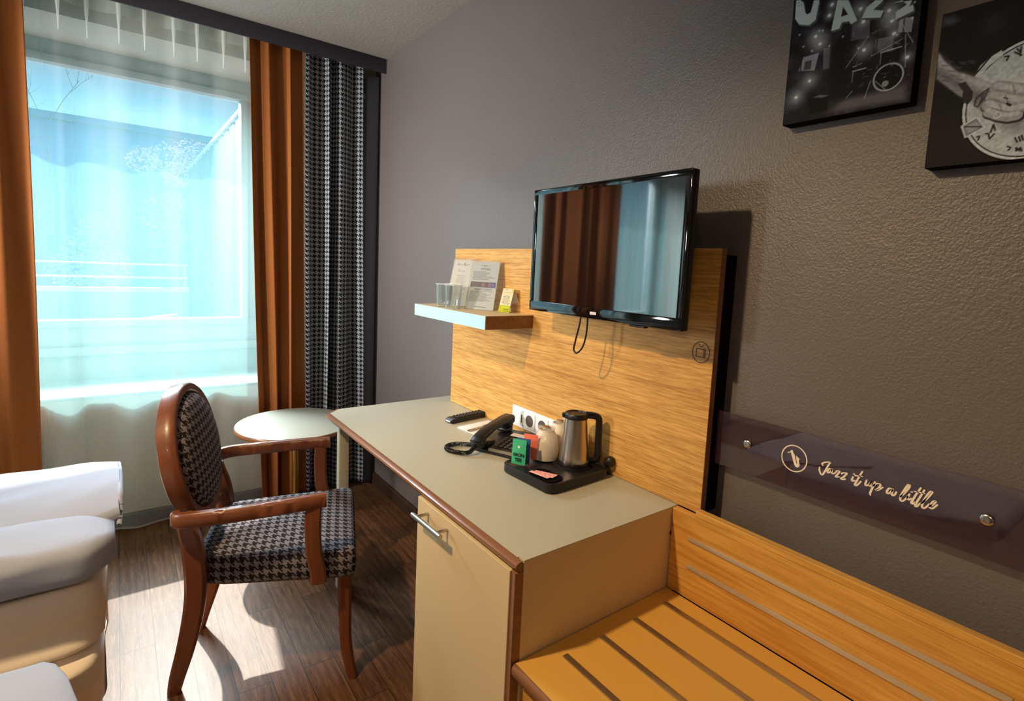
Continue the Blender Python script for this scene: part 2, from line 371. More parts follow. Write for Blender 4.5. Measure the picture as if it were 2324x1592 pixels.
A1 = {'J': [(0.018, 0.739), (0.024, 0.63), (0.066, 0.587), (0.156, 0.564), (0.21, 0.583), (0.226, 0.69), (0.178, 0.701), (0.16, 0.637), (0.132, 0.631), (0.111, 0.645), (0.087, 0.711), (0.055, 0.731)], 'A': [(0.379, 0.654), (0.35, 0.488), (0.416, 0.489), (0.433, 0.521), (0.489, 0.515), (0.505, 0.494), (0.553, 0.504), (0.467, 0.632)], 'Ah': [(0.429, 0.606), (0.475, 0.554), (0.421, 0.554)], 'Z': [(0.638, 0.592), (0.674, 0.583), (0.611, 0.558), (0.586, 0.509), (0.725, 0.481), (0.743, 0.513), (0.666, 0.534), (0.735, 0.569)], 'Z2': [(0.808, 0.537), (0.867, 0.537), (0.901, 0.507), (0.831, 0.485), (0.833, 0.445), (0.954, 0.465), (0.945, 0.497), (0.918, 0.493), (0.935, 0.521)], 'floor': [(0.038, 0.029), (0.393, 0.081), (0.681, 0.084), (0.963, 0.095), (0.97, 0.01)], 'dark': [(0.367, 0.402), (0.519, 0.402), (0.728, 0.303), (0.681, 0.084), (0.392, 0.084)], 'amp': [(0.21, 0.129), (0.386, 0.123), (0.385, 0.041), (0.233, 0.033)], 'amptop': [(0.248, 0.131), (0.311, 0.138), (0.39, 0.123), (0.333, 0.118)], 'p1': [(0.134, 0.384), (0.268, 0.385), (0.243, 0.289), (0.102, 0.308)], 'p1i': [(0.153, 0.355), (0.21, 0.354), (0.208, 0.301), (0.146, 0.305)], 'p2': [(0.3, 0.403), (0.364, 0.397), (0.368, 0.279), (0.316, 0.281)], 'p3': [(0.519, 0.485), (0.65, 0.486), (0.66, 0.391), (0.519, 0.401)], 'p4': [(0.706, 0.373), (0.838, 0.363), (0.838, 0.29), (0.711, 0.303)], 'p5': [(0.862, 0.447), (0.959, 0.434), (0.954, 0.359), (0.862, 0.375)], 'lights': [(0.268, 0.434), (0.224, 0.486), (0.209, 0.234), (0.102, 0.154), (0.783, 0.504), (0.811, 0.445), (0.629, 0.331), (0.569, 0.562), (0.323, 0.582), (0.601, 0.488), (0.836, 0.375), (0.337, 0.639), (0.946, 0.234)], 'bass': [(0.828, 0.153), (0.819, 0.212), (0.905, 0.141)], 'spot': [(0.812, 0.121)], 'L1': [(0.505, 0.261), (0.65, 0.399)], 'L2': [(0.687, 0.287), (0.894, 0.335)], 'L3': [(0.557, 0.252), (0.622, 0.261)], 'L4': [(0.917, 0.355), (0.939, 0.185)], 'L5': [(0.877, 0.422), (0.975, 0.302)], 'L6': [(0.703, 0.151), (0.669, 0.059)], 'L7': [(0.74, 0.145), (0.823, 0.086)], 'L8': [(0.531, 0.088), (0.569, 0.119)], 'tom1': [(0.849, 0.263)], 'tom2': [(0.804, 0.26)], 'tom3': [(0.607, 0.196)]}
A2 = {'drumc': [(0.452, 0.334), (0.153, 0.308), (0.302, 0.679), (0.249, 0.089), (0.388, 0.707), (0.454, 0.004)], 'clamp': [(0.186, 0.554), (0.212, 0.614), (0.256, 0.661), (0.297, 0.685), (0.306, 0.646), (0.248, 0.597), (0.213, 0.532)], 'arm': [(-0.0, 0.761), (0.035, 0.694), (0.096, 0.614), (0.178, 0.556), (0.231, 0.522), (0.288, 0.48), (0.332, 0.455), (0.419, 0.381), (0.43, 0.262), (0.4, 0.229), (0.364, 0.217), (0.32, 0.243), (0.283, 0.277), (0.268, 0.311), (0.223, 0.344), (0.193, 0.396), (0.138, 0.436), (0.074, 0.508), (0.008, 0.585)], 'f1': [(0.287, 0.387), (0.318, 0.359), (0.382, 0.322), (0.421, 0.354)], 'f2': [(0.253, 0.334), (0.299, 0.31), (0.373, 0.268), (0.427, 0.289)], 'tat': [(0.114, 0.525), (0.15, 0.53), (0.192, 0.457), (0.192, 0.41), (0.174, 0.379), (0.141, 0.408), (0.146, 0.469)], 'wing': [(0.211, 0.418), (0.261, 0.46), (0.253, 0.415), (0.222, 0.355), (0.206, 0.365)], 'badge': [(0.159, 0.247), (0.225, 0.291), (0.266, 0.219), (0.183, 0.173)], 'badgei': [(0.175, 0.241), (0.222, 0.269), (0.251, 0.226), (0.187, 0.193)], 'shade': [(0.307, 0.275), (0.378, 0.214), (0.43, 0.262), (0.44, 0.156), (0.358, 0.185)], 's1': [(0.355, 0.65), (0.385, 0.622)], 's2': [(0.38, 0.674), (0.38, 0.623)], 's3': [(0.363, 0.667), (0.378, 0.643)], 's4': [(0.315, 0.636), (0.332, 0.635), (0.325, 0.611)], 't1': [(0.405, 0.13), (0.416, 0.102)], 't2': [(0.42, 0.134), (0.429, 0.106)], 't3': [(0.431, 0.139), (0.44, 0.111)], 'w1': [(0.237, 0.167), (0.249, 0.168), (0.244, 0.145)], 'w2': [(0.275, 0.177), (0.287, 0.178), (0.295, 0.143), (0.312, 0.17)], 'w3': [(0.296, 0.183), (0.304, 0.229), (0.315, 0.193)], 'w4': [(0.379, 0.082), (0.392, 0.073), (0.384, 0.058)], 'D': [(0.415, 0.069), (0.417, 0.049), (0.427, 0.057), (0.415, 0.069)], 'A': [(0.431, 0.047), (0.433, 0.066), (0.441, 0.046)], 'lab': [(0.001, 0.978), (0.052, 0.973), (0.087, 0.929), (0.036, 0.917), (0.006, 0.924)]}
SKY, SUN, LAMP, WARM_FILL, DAY, SIDE_FILL = .85, 8.6, 118., 17., 820., 17.
# ------------------------------------------------------------------ palette
mk('wall_taupe', (106,99,97), .38, bump=.22, bs=210., var=.04, vs=3., spec=1.)
mk('ceiling_grey', (172,167,160), .9, bump=.2, bs=70., spec=.2)
mk('white_paint', (176,182,182), .6, spec=.3)
mk('far_wall', (196,186,174), .85, bump=.25, bs=60., spec=.2)
mk('pelmet_dark', (62,60,70), .6)
mk('trim_slate', (104,106,120), .5)
mk('base_brown', (58,40,30), .5, var=.2, vs=20.)
floor_mat()
wood('oak_panel', (164,108,44), (224,176,98), 'y', 2.6, rough=.42, contrast=1.)
wood('oak_bench', (180,124,48), (222,168,84), 'y', rough=.4)
wood('chair_wood', (94,50,30), (128,74,46), 'z', .4, rough=.34, coat=.12, contrast=.6)
wood('edge_wood', (110,70,42), (146,98,62), 'y', .6, rough=.3, coat=.15, contrast=.7)
mk('laminate_grey', (184,182,166), .42, var=.02, vs=300.)
mk('laminate_sand', (214,192,150), .5, var=.02, vs=300.)
mk('laminate_ochre', (226,176,84), .45, var=.02, vs=300.)
mk('orange_cloth', (150,90,46), .9, bump=.25, bs=500., spec=.15, var=.06, vs=40.)
houndstooth('hound_chair', (38,32,36), (138,132,138), .027)
houndstooth('hound_curtain', (14,14,20), (160,164,170), .026)
sheer_mat('sheer', .27, (.84,.84,.84), .18, (.40,.86,.85))  # cyan back tint puts the sunlit sky glow into the cloth
sheer_mat('sheer_head', .38, (.95,.97,.92), .2, (.8,.95,.88))
sheer_mat('sheer_pleat', .42, (1.,1.,.96), .2, (.9,1.,.95))
mk('steel', (190,186,180), .24, metal=1.)
mk('steel_brushed', (200,190,178), .27, metal=1., var=.08, vs=3., aniso=(200,200,3))
mk('alu', (196,190,178), .35, metal=1.)
mk('brass', (206,170,100), .25, metal=1.)
mk('black_plastic', (24,23,26), .38)
mk('black_gloss', (9,9,12), .06, coat=.6)
mk('black_screen', (8,9,14), .04, spec=1., coat=.8, ior=1.75)
mk('black_matt', (12,11,13), .8, spec=.1)
mk('key_grey', (66,64,68), .4)
mk('lens_dark', (40,40,50), .1)
mk('badge', (215,215,220), .4)
mk('ceramic', (226,216,200), .16, coat=.5)
mk('linen', (168,176,196), .8, spec=.2, bump=.06, bs=300.)
mk('sheet', (246,234,216), .85, spec=.15, bump=.05, bs=300.)
mk('paper', (232,230,228), .8, spec=.2)
mk('socket_white', (236,242,248), .35); mk('shelf_front_lit', (176,222,232), .4); mk('strip_light', (200,184,160), .35, metal=.35)
mk('socket_hole', (92,84,78), .5)
mk('green_paper', (58,176,128), .5); mk('blue_paper', (44,92,150), .5); mk('red_paper', (238,120,92), .5); mk('pink_paper', (244,188,180), .55)
mk('ink', (22,26,30), .8); mk('ink_grey', (84,70,60), .7); mk('letter_cream', (244,232,214), .6)
mk('red_ink', (214,62,70), .6)
mk('caramel', (140,88,30), .35)
pane_mat('glass_clear', (.97,.99,1), .05)
pane_mat('glass_ware', (.93,.96,.97), .10, body=(220,235,235), bodyf=.06)
pane_mat('acrylic_sheet', (.88,.84,.88), .05, body=(70,50,66), bodyf=.30)
pane_mat('acrylic_clear', (.96,.97,.95), .06, body=(225,225,205), bodyf=.10)
pane_mat('cellophane', (.95,.95,.95), .2, .15, body=(240,240,235), bodyf=.35)
painted('print_matt', .65, .25); painted('print_paper', .7, .2)
mk('facade_blue', (44,88,176), .8, var=.05, vs=1.); mk('facade_trim', (60,98,156), .7); mk('window_dark', (60,92,130), .3)
mk('metal_sheet', (92,108,118), .5, var=.04, vs=2.); mk('terrace', (110,120,122), .9); mk('parapet', (150,172,180), .8); mk('rail_white', (215,225,228), .4)
mk('blossom', (196,160,176), .8, var=.25, vs=6.); mk('leaf_pale', (150,180,156), .8, var=.2, vs=6.); mk('bark', (96,80,84), .9)

# ------------------------------------------------------------------ room shell
ZC = 2.475; YW = 3.10; XL = -3.7; YB = -2.6
b = B(); b.box(XL, 0, YB, YW+.40, -.06, 0); struct(b.build('floor', 'oak_floor', smooth=0))
b = B(); b.box(XL-.1, .1, YB-.1, YW+.1, ZC, ZC+.08); struct(b.build('ceiling', 'ceiling_grey', smooth=0))
b = B(); b.box(0, .1, YB, YW+.42, -.06, ZC); struct(b.build('wall_right', 'wall_taupe', smooth=0))
b = B(); b.box(XL-.1, XL, YB, YW+.42, -.06, ZC); struct(b.build('wall_left', 'wall_taupe', smooth=0))
b = B(); b.box(XL-.1, .1, YB-.1, YB, -.06, ZC); struct(b.build('wall_near', 'far_wall', smooth=0))
WX0, WX1, WX2, WX3 = -3.32, -2.18, -1.72, -.555   # balcony-side opening, pier, main opening
ZS, ZT = .655, 2.335
b = B()
for x0, x1, z0, z1 in ((XL, WX0, 0, ZC), (WX0, WX1, 0, ZS), (WX0, WX1, ZT, ZC), (WX1, WX2, 0, ZC), (WX2, WX3, 0, ZS), (WX2, WX3, ZT, ZC), (WX3, 0, 0, ZC)):
    b.box(x0, x1, YW, 3.56, z0, z1)
struct(b.build('wall_far', 'far_wall', smooth=0))

def window(name, x0, x1):
    t = thing(name, 'x', 'window', ((x0+x1)/2, 3.5, ZS)); del t['label']; del t['category']; t['kind'] = 'structure'
    b = B(); y0, y1 = 3.49, 3.55
    fl, fr = x0, x1; pl, pr = x0+.095, x1-.095; zb, zt = .982, 2.228
    b.box(fl, fr, y0, y1, zt, ZT, .004); b.box(fl, fr, y0, y1, .80, zb, .004)
    b.box(fl, pl, y0, y1, zb, zt, .004); b.box(pr, fr, y0, y1, zb, zt, .004)
    # inner sash step
    b.box(pl-.035, pr+.035, y0-.018, y0, zt, zt+.035, .003); b.box(pl-.035, pr+.035, y0-.018, y0, zb-.035, zb, .003)
    b.box(pl-.035, pl, y0-.018, y0, zb, zt, .003); b.box(pr, pr+.035, y0-.018, y0, zb, zt, .003)
    b.box(fl, fr, y0-.03, y0, .80, .845, .004)
    b.box(fl, fr, y0, y1, ZS, .80, .002)
    struct(b.build('window_frame', 'white_paint', t, world=True))
    b = B(); b.box(pl, pr, 3.518, 3.524, zb, zt); b.build('pane', 'glass_clear', t, 0, world=True)
    b = B(); b.box(fl+.001, fr-.001, YW-.006, 3.49, ZS, ZS+.014, .004); b.build('window_sill', 'white_paint', t, world=True)
    return t
window('window_1', WX2, WX3); window('window_2', WX0, WX1)
b = B(); b.box(-3.69, -.001, 2.950, 2.960, 2.397, ZC-.001, .002); struct(b.build('trim_1', 'pelmet_dark'))
b = B(); b.box(-.078, -.004, 3.035, YW-.002, .0, 2.40, .008); b.box(-.155, -.078, 3.05, 3.095, 2.262, 2.296, .004); struct(b.build('trim_2', 'trim_slate'))
b = B(); b.prism([(0, 0), (-.016, 0), (-.016, .06), (-.010, .068), (0, .068)], 1.32, lambda a, c, d: (a-.0005, d, c), 1.70); struct(b.build('baseboard_right', 'base_brown', smooth=0))
b = B(); b.prism([(0, 0), (-.016, 0), (-.016, .06), (-.010, .068), (0, .068)], 3.5, lambda a, c, d: (-3.6+d, YW-.0005+a, c), 0); struct(b.build('baseboard_far', 'base_brown', smooth=0))

# ------------------------------------------------------------------ curtains
def drape(x0, x1, y0, amp, z0, z1, folds, seed, top=.55, flare=1., nu=220, nv=60, sharp=1., fwd=0., skew=0.):
    rd = random.Random(seed); ph = [rd.uniform(0, 6.28) for _ in range(6)]
    def prof(u):
        w = u+.035*math.sin(2*math.pi*u*2+ph[0])+.02*math.sin(2*math.pi*u*3.3+ph[1])
        s = math.sin(2*math.pi*folds*w+ph[2]); s = math.copysign(abs(s)**sharp, s)
        return s*(1+.25*math.sin(2*math.pi*u*1.7+ph[3]))+.22*math.sin(2*math.pi*folds*2.3*w+ph[4])
    # arc length for cloth pattern
    L = [0.]; N = 400
    for i in range(N):
        a, c = i/N, (i+1)/N; L.append(L[-1]+math.hypot((x1-x0)/N, amp*(prof(c)-prof(a))))
    def f(u, v):
        g = top+(1-top)*min(1, (1-v)*1.6)
        xx = x0+(x1-x0)*(.5+(u-.5)*(1+(flare-1)*(1-v)))
        sw = .012*math.sin(7*u+3*(1-v)+ph[5])*(1-v)
        return (xx+sw+skew*(1-v), y0+amp*g*prof(u)-fwd*max(0, 1-u/.3), z0+(z1-z0)*v)
    def uvf(u, v): return (L[int(min(max(u, 0), 1)*N)], v*(z1-z0))
    return f, uvf
def curtain(name, label, mat, *a, thick=.003, hem=True, **k):
    f, uvf = drape(*a, **k)
    b = B(); b.grid(f, k.get('nu', 220), 60, uvf)
    o = b.build(name, mat, None, 70, fixn=False)
    tag(o, label, 'curtain')
    md = o.modifiers.new('thick', 'SOLIDIFY'); md.thickness = thick
    return o
curtain('orange_curtain', 'orange cloth curtain at the left edge of the window, beside the bed', 'orange_cloth', -2.28, -1.520, 2.992, .014, .02, 2.46, 5, 3, sharp=1.2)
curtain('orange_curtain', 'orange cloth curtain to the right of the window, next to the houndstooth curtain', 'orange_cloth', -.694, -.432, 3.008, .026, .03, 2.46, 2.6, 11, flare=.86, sharp=1.25, fwd=.014, skew=.034)
curtain('houndstooth_curtain', 'black and white houndstooth curtain in the corner, right of the orange curtain', 'hound_curtain', -.420, -.106, 3.016, .028, .03, 2.46, 3.3, 21, flare=1.08, top=.6, skew=.014)
# sheer
fS, uvS = drape(-3.40, -.628, 3.050, .0175, .012, 2.46, 12.8, 42, top=.85, sharp=.8)
b = B(); b.grid(fS, 640, 60, uvS); sheer = b.build('sheer_curtain', 'sheer', None, 70, fixn=False)
tag(sheer, 'white see-through net curtain hanging across the window', 'net curtain')
def onS(u, v, dy=0, dx=0):
    p = fS(u, v); return (p[0]+dx-sheer.location.x, p[1]+dy-sheer.location.y, p[2]-sheer.location.z)
b = B(); b.grid(lambda u, v: onS(.0+u, .965+.035*v, -.003), 640, 3); b.build('heading_tape', 'sheer_head', sheer, 70, fixn=False)
b = B(); b.grid(lambda u, v: onS(u, .004*v, -.003), 640, 1); b.build('bottom_hem', 'sheer_pleat', sheer, 70, fixn=False)
k = 0; x = -1.52
while x < -.61:
    u = (x+3.4)/2.78; b = B()
    b.loft([[onS(u, 1-q*.001, -.004-.010*w, s_) for s_, w in ((-h, 0), (0, 1), (h, 0), (0, -.3))] for q, h in ((8, .009), (34, .008), (52, .005), (85, .0015))], True)
    b.build('pinch_pleat', 'sheer_pleat', sheer, 60); k += 1
    x += .112 if k % 2 else .094

# ------------------------------------------------------------------ desk, cabinet, wall panel, shelf
XD, YR, YL, ZD = -.600, .809, 2.095, .75
desk = thing('desk', 'grey topped writing desk with brown wooden edge under the television', 'desk', (-.33, 1.45, 0))
top2d = [(XD+.018, YR+.0185), (-.0005, YR+.0185), (-.0005, YL), (XD+.07, YL), (XD+.018, YL-.045)]
b = B(); b.prism(top2d, .022, lambda a, c, d: (a, c, d), ZD-.022)
b.box(XD+.022, -.0005, YR+.0002, YR+.0184, ZD-.0009, ZD); b.build('desktop', 'laminate_grey', desk, 0, world=True)
# rounded wooden nosing along front edge and clipped corner
nos = [(0, 0), (-.010, -.0012), (-.0165, -.0055), (-.018, -.011), (-.014, -.017), (-.006, -.0215), (0, -.0215)]
b = B(); rings = []
for (px, py), (nx, ny) in (((XD+.018, YR), (1, 0)), ((XD+.018, YL-.045), (.95, -.25)), ((XD+.07, YL), (.6, -.85))):
    rings.append([(px+nx*a, py+ny*a, ZD+c) for a, c in nos])
b.loft(rings); b.build('edge_band', 'edge_wood', desk, 40, world=True)
b = B(); b.box(-.540, -.500, 2.058, 2.090, .0, ZD-.022, .003); b.build('leg', 'laminate_grey', desk, world=True)
b = B(); b.box(-.10, -.08, 1.28, 1.99, .45, ZD-.022); b.build('back_rail', 'base_brown', desk, 0, world=True)

cab = thing('minibar_cabinet', 'beige cabinet under the near end of the desk with a bar handle', 'cabinet', (-.31, 1.03, 0))
b = B(); b.box(XD+.022, -.062, YR+.0002, YR+.018, 0, ZD-.0012); b.box(XD+.022, -.062, 1.235, 1.253, 0, ZD-.0225); b.box(-.09, -.075, YR+.018, 1.235, .02, ZD-.0225); b.box(XD+.03, -.09, YR+.018, 1.235, .05, .068)
b.build('carcass', 'laminate_sand', cab, 0, world=True)
b = B(); b.prism([(XD, YR+.0002), (XD+.022, YR+.0002), (XD+.022, YR+.02), (XD+.006, YR+.02)], ZD-.0235, lambda a, c, d: (a, c, d), 0.0005); b.build('edge_strip', 'edge_wood', cab, 30, world=True)
b = B(); b.box(XD+.002, XD+.02, YR+.0215, 1.252, .045, ZD-.0265, .0015); door = b.build('door', 'laminate_sand', cab, 20, world=True)
b = B(); b.tube([(XD-.032, 1.065, .700), (XD-.032, 1.215, .695)], .0065, 16)
for y in (1.09, 1.19): b.tube([(XD+.004, y, .699), (XD-.03, y, .699)], .0042, 10)
b.build('handle', 'alu', door, 50)
b = B(); b.lathe([(.006, 0), (.006, .001), (0.001, .0012)], n=16); 
o = b.build('screw', 'black_plastic', cab); o.rotation_euler = (R(90), 0, 0); o.location = Vector((-.088, YR-.0004, .679))-cab.location

panel = thing('wall_panel', 'oak veneer panel on the wall behind the television and desk', 'wall panel', (-.03, 1.37, .752))
XP = -.069
b = B(); b.box(XP, XP+.019, .7415, 2.003, .7515, 1.419, .001); b.build('board', 'oak_panel', panel, 20, world=True)
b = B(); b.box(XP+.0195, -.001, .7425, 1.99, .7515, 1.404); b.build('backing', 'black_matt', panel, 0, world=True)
b = B(); b.box(XP-.0003, XP+.0192, .7407, .7414, .7515, 1.419); b.build('edge_strip', 'edge_wood', panel, 0, world=True)
fT = lambda a, c: (XP-.0006, a, c)
b = B(); ci = (.7767, 1.1605)
ring = [(ci[0]+.0243*math.cos(q/48*6.2832), ci[1]+.0263*math.sin(q/48*6.2832)) for q in range(49)]
ribbon(b, ring, .0022, fT); ribbon(b, [(.7843, 1.1812), (.7772, 1.1731)], .0018, fT); ribbon(b, [(.7772, 1.1731), (.7695, 1.1802)], .0018, fT)
ribbon(b, [(.7897, 1.1688), (.7638, 1.1688)], .0022, fT); ribbon(b, [(.7897, 1.1486), (.7638, 1.1486)], .0022, fT); ribbon(b, [(.7897, 1.1688), (.7897, 1.1486)], .0022, fT)
b.prism([(.7695, 1.1688), (.7635, 1.1688), (.7635, 1.1486), (.7695, 1.1486)], 0, lambda a, c, d: fT(a, c))
b.build('television_symbol', 'ink_grey', panel, 0, world=True)
b = B()
for z in (1.1656, 1.1610, 1.1564, 1.1520): b.prism([(.766+.0011*math.cos(q/10*6.28), z+.0011*math.sin(q/10*6.28)) for q in range(10)], 0, lambda a, c, d: (XP-.0010, a, c))
b.build('symbol_dots', 'laminate_sand', panel, 0, world=True)

b = B(); b.box(-.268, XP-.0005, 1.452, 1.972, 1.141, 1.187, .0015)
shelf = b.build('wall_shelf', ['laminate_sand'], None, 20); tag(shelf, 'short floating shelf on the oak panel left of the television', 'shelf')
b = B(); b.box(-.2695, -.2682, 1.4525, 1.9715, 1.1415, 1.1865); b.build('front_edge', 'shelf_front_lit', shelf, 0, world=True)  # front colour carries cool window light, the laminate itself is white
b = B(); b.box(-.2675, -.0697, 1.4505, 1.4518, 1.1415, 1.1865); b.build('end_edge', 'edge_wood', shelf, 0, world=True)

# bench
bench = thing('luggage_bench', 'wooden luggage bench with metal strips beside the desk', 'bench', (-.34, .1, 0))
b = B(); b.prism([(-.59, YR-.003), (-.093, YR-.003), (-.093, -.55), (-.59, -.55)], .03, lambda a, c, d: (a, c, d), .50); b.build('seat_board', 'laminate_ochre', bench, 0, world=True)
b = B(); rings = [[(-.59-a*1., y, .53+c) for a, c in ((0, 0), (.006, -.002), (.010, -.008), (.010, -.020), (.006, -.028), (0, -.030))] for y in (YR-.003, -.55)]
b.loft(rings); b.build('front_edge', 'edge_wood', bench, 40, world=True)
for x in (-.155, -.268, -.379, -.489):
    b = B(); b.box(x-.0075, x+.0075, -.54, .765, .5302, .5345, .0015); b.build('metal_strip', 'alu', bench, 30, world=True)
b = B(); b.box(-.092, -.072, -.55, YR-.003, .532, .7505, .0015); b.build('back_board', 'oak_bench', bench, 20, world=True)
b = B(); b.box(-.0925, -.0715, -.55, .7395, .7507, .768, .002); b.build('back_cap', 'oak_bench', bench, 20, world=True)
for z in (.690, .617):
    b = B(); b.box(-.0965, -.0921, .142, .752, z-.0055, z+.0055, .0012); b.build('back_strip', 'strip_light', bench, 30, world=True)
b = B(); b.box(-.57, -.55, -.53, YR-.02, 0, .50); b.box(-.57, -.10, YR-.02, YR-.003, 0, .50); b.build('base_frame', 'oak_bench', bench, 0, world=True)
# ------------------------------------------------------------------ television
tv = thing('television', 'black flat screen television tilted out from the oak wall panel', 'television', (-.179, 1.045, 1.4063), R(-90.7))
TWd, THt = .579, .374   # local x right, -y front
w2, h2 = TWd/2, THt/2
b = B(); b.box(-w2, w2, 0, .022, -h2, h2, .003)
b.build('rear_shell', 'black_plastic', tv)
b = B(); b.box(-w2+.06, w2-.06, .022, .045, -h2+.04, h2-.06, .012); b.build('rear_housing', 'black_plastic', tv)
b = B()
bz = .016; bb = .030
for x0, x1, z0, z1 in ((-w2, w2, h2-bz, h2), (-w2, w2, -h2, -h2+bb), (-w2, -w2+bz, -h2+bb, h2-bz), (w2-bz, w2, -h2+bb, h2-bz)): b.box(x0, x1, -.0065, -.0002, z0, z1, .0012)
b.build('bezel', 'black_gloss', tv, 30)
b = B(); b.box(-w2+bz, w2-bz, -.0042, -.0003, -h2+bb, h2-bz)
b.build('screen', 'black_screen', tv, 0)
b = B(); b.box(-.012, .012, -.0072, -.0066, -h2+.011, -h2+.019, .0002); b.build('badge', 'badge', tv, 0)
b = B(); b.box(.13, .18, -.004, .012, -h2-.006, -h2-.0003, .002); b.build('sensor_bar', 'black_plastic', tv)
b = B(); b.box(-.05, .05, .0455, .0555, -.06, .06, .003); b.tube([(0, .055, 0), (.01, .10, 0)], .015, 12); b.box(-.06, .05, .097, .1090, -.08, .08, .002, M=Matrix.Rotation(R(.7), 4, 'Z'))
b.build('wall_bracket', 'black_matt', tv)
b = B()
pth = catmull([(-.058, .004, -h2+.004), (-.060, .0, -h2-.03), (-.070, -.002, -h2-.075), (-.074, -.002, -h2-.098), (-.062, -.001, -h2-.106), (-.040, .0, -h2-.085), (-.030, .002, -h2-.045), (-.031, .004, -h2+.004)], 8)
b.tube(pth, .0026, 8); b.build('cable', 'black_plastic', tv)

# ------------------------------------------------------------------ items on the shelf
def card(name, label, cat, loc, rz, w, h, lean, pt, holder=False, mat='print_paper'):
    t = thing(name, label, cat, loc, rz); cs, sn = math.cos(lean), math.sin(lean)
    def f(a, c, d=0.): return ((a-.5)*w, c*h*sn+d*cs, c*h*cs-d*sn+.0006)
    b = B(); b.loft([[f(a, c, d) for a, c in ((0, 0), (1, 0), (1, 1), (0, 1))] for d in (.0004, .0012)]); b.build('sheet', 'paper', t, 0)
    pt.mesh('printed_face', lambda a, c: f(a, c, 0.), mat, t)
    if holder:
        b = B(); m = .004
        b.loft([[f(a, c, d) for a, c in ((-.03, 0), (1.03, 0), (1.03, 1.035), (-.03, 1.035))] for d in (-.0022, -.0012)]); 
        b.box(-w*.53, w*.53, -.02, .035, 0.0002, .0022)
        b.build('clear_holder', 'acrylic_clear', t, 0)
    else:
        b = B(); b.loft([[(x*w/2, y, z) for x in (-1, 1) for y, z in ()] for _ in ()]) if False else None
        b = B(); b.loft([[((a-.5)*w, h*sn+(1-c)*h*.45+d, c*h*cs+.0006) for a, c in ((0, 0), (1, 0), (1, 1), (0, 1))] for d in (.0014, .0022)]); b.build('rear_flap', 'paper', t, 0)
    return t
def textlines(P, y0, y1, n, c, x0=.1, x1=.9, centre=False, lw=.011, a=.8):
    for i in range(n):
        y = y0+(y1-y0)*i/max(1, n-1); L = random.uniform(.45, 1.)*(x1-x0)
        s = (x0+x1)/2-L/2 if centre else x0; e = s+L; x = s
        while x < e:
            q = min(e, x+random.uniform(.03, .11)); P.line([(x, y+.001), (q, y-.001)], lw, c, a); x = q+.018
P = Paint(90, 160, 1.75, (214, 204, 200)); sw = (70, 58, 52)
P.line([(.20,.88),(.23,.925),(.25,.89),(.28,.925),(.31,.885)], .012, sw); P.line([(.35,.885),(.36,.905)], .012, sw); P.line([(.40,.885),(.41,.905),(.44,.885)], .012, sw); P.line([(.47,.885),(.48,.905)], .012, sw)
P.line([(.54,.885),(.56,.935),(.62,.93),(.57,.91),(.64,.895),(.54,.885)], .013, sw); P.line([(.70,.905),(.67,.89),(.72,.89),(.72,.905)], .012, sw); P.line([(.77,.888),(.78,.905),(.83,.91)], .012, sw)
P.line([(.36,.80),(.30,.80),(.30,.775),(.35,.775)], .011, (128,96,70)); P.line([(.30,.775),(.30,.75),(.37,.75)], .011, (128,96,70)); P.line([(.42,.75),(.43,.775),(.46,.75)], .01, (128,96,70)); P.line([(.52,.77),(.51,.72)], .01, (128,96,70)); P.line([(.57,.77),(.60,.745),(.64,.775),(.58,.72)], .01, (128,96,70))
textlines(P, .66, .20, 17, (90, 80, 78), .15, .85, True, .012, .75); textlines(P, .14, .10, 2, (80, 72, 70), .4, .7, True, .012)
card('bar_menu', 'clear stand with beige drinks menu, leftmost upright card on the shelf', 'menu', (-.150, 1.852, 1.1872), R(-76), .108, .188, R(13), P, True)
P = Paint(100, 170, 1.75, (206, 206, 214))
P.line([(.37,.93),(.355,.915),(.37,.90)], .012, (60,60,66)); P.line([(.42,.915),(.56,.912)], .028, (70,70,76)); P.line([(.58,.912),(.68,.909)], .014, (130,130,134), .6)
textlines(P, .855, .83, 2, (46,46,54), .17, .86, True, .016, .9); textlines(P, .79, .62, 9, (62,62,72), .08, .92, False, .013, .85)
P.poly([(.04,.46),(.97,.46),(.97,.575),(.04,.575)], (38,24,66))
P.poly([(.66,.46),(.97,.46),(.97,.575),(.66,.575)], (66,56,150), .8)
for q in range(6): P.line([(.10+.045*q,.53+.01*(q%2)),(.13+.045*q,.545)], .016, (226,70,110)); 
P.line([(.12,.49),(.33,.49)], .012, (150,90,170)); P.circ((.51,.518), .075, (214,60,96), w=.014); P.line([(.46,.515),(.49,.535),(.51,.51),(.55,.53)], .014, (250,150,170)); P.line([(.46,.50),(.56,.498)], .012, (236,100,130))
P.poly([(.70,.485),(.80,.485),(.80,.55),(.70,.55)], (220,60,110), .8); P.circ((.87,.518), .04, (120,90,210)); P.line([(.70,.475),(.92,.475)], .008, (190,120,220))
textlines(P, .43, .41, 2, (46,46,54), .2, .85, True, .015, .9); textlines(P, .375, .17, 11, (62,62,72), .07, .93, False, .012, .85)
P.line([(.30,.055),(.50,.052)], .02, (50,50,54)); P.line([(.54,.052),(.72,.049)], .02, (50,50,54))
card('info_sign', 'clear stand with white text sheet and purple picture band, middle of the shelf', 'sign', (-.150, 1.676, 1.1872), R(-64), .118, .184, R(13), P, True)
P = Paint(80, 120, 1.5, (206, 196, 158))
P.poly([(0,0),(1,0),(1,.285),(0,.285)], (164,168,16)); P.line([(.22,.215),(.8,.215)], .05, (206,206,90)); P.line([(.12,.12),(.45,.12)], .03, (206,206,90)); P.line([(.5,.12),(.92,.12)], .035, (84,90,14)); P.line([(.45,.05),(.94,.05)], .03, (96,100,20))
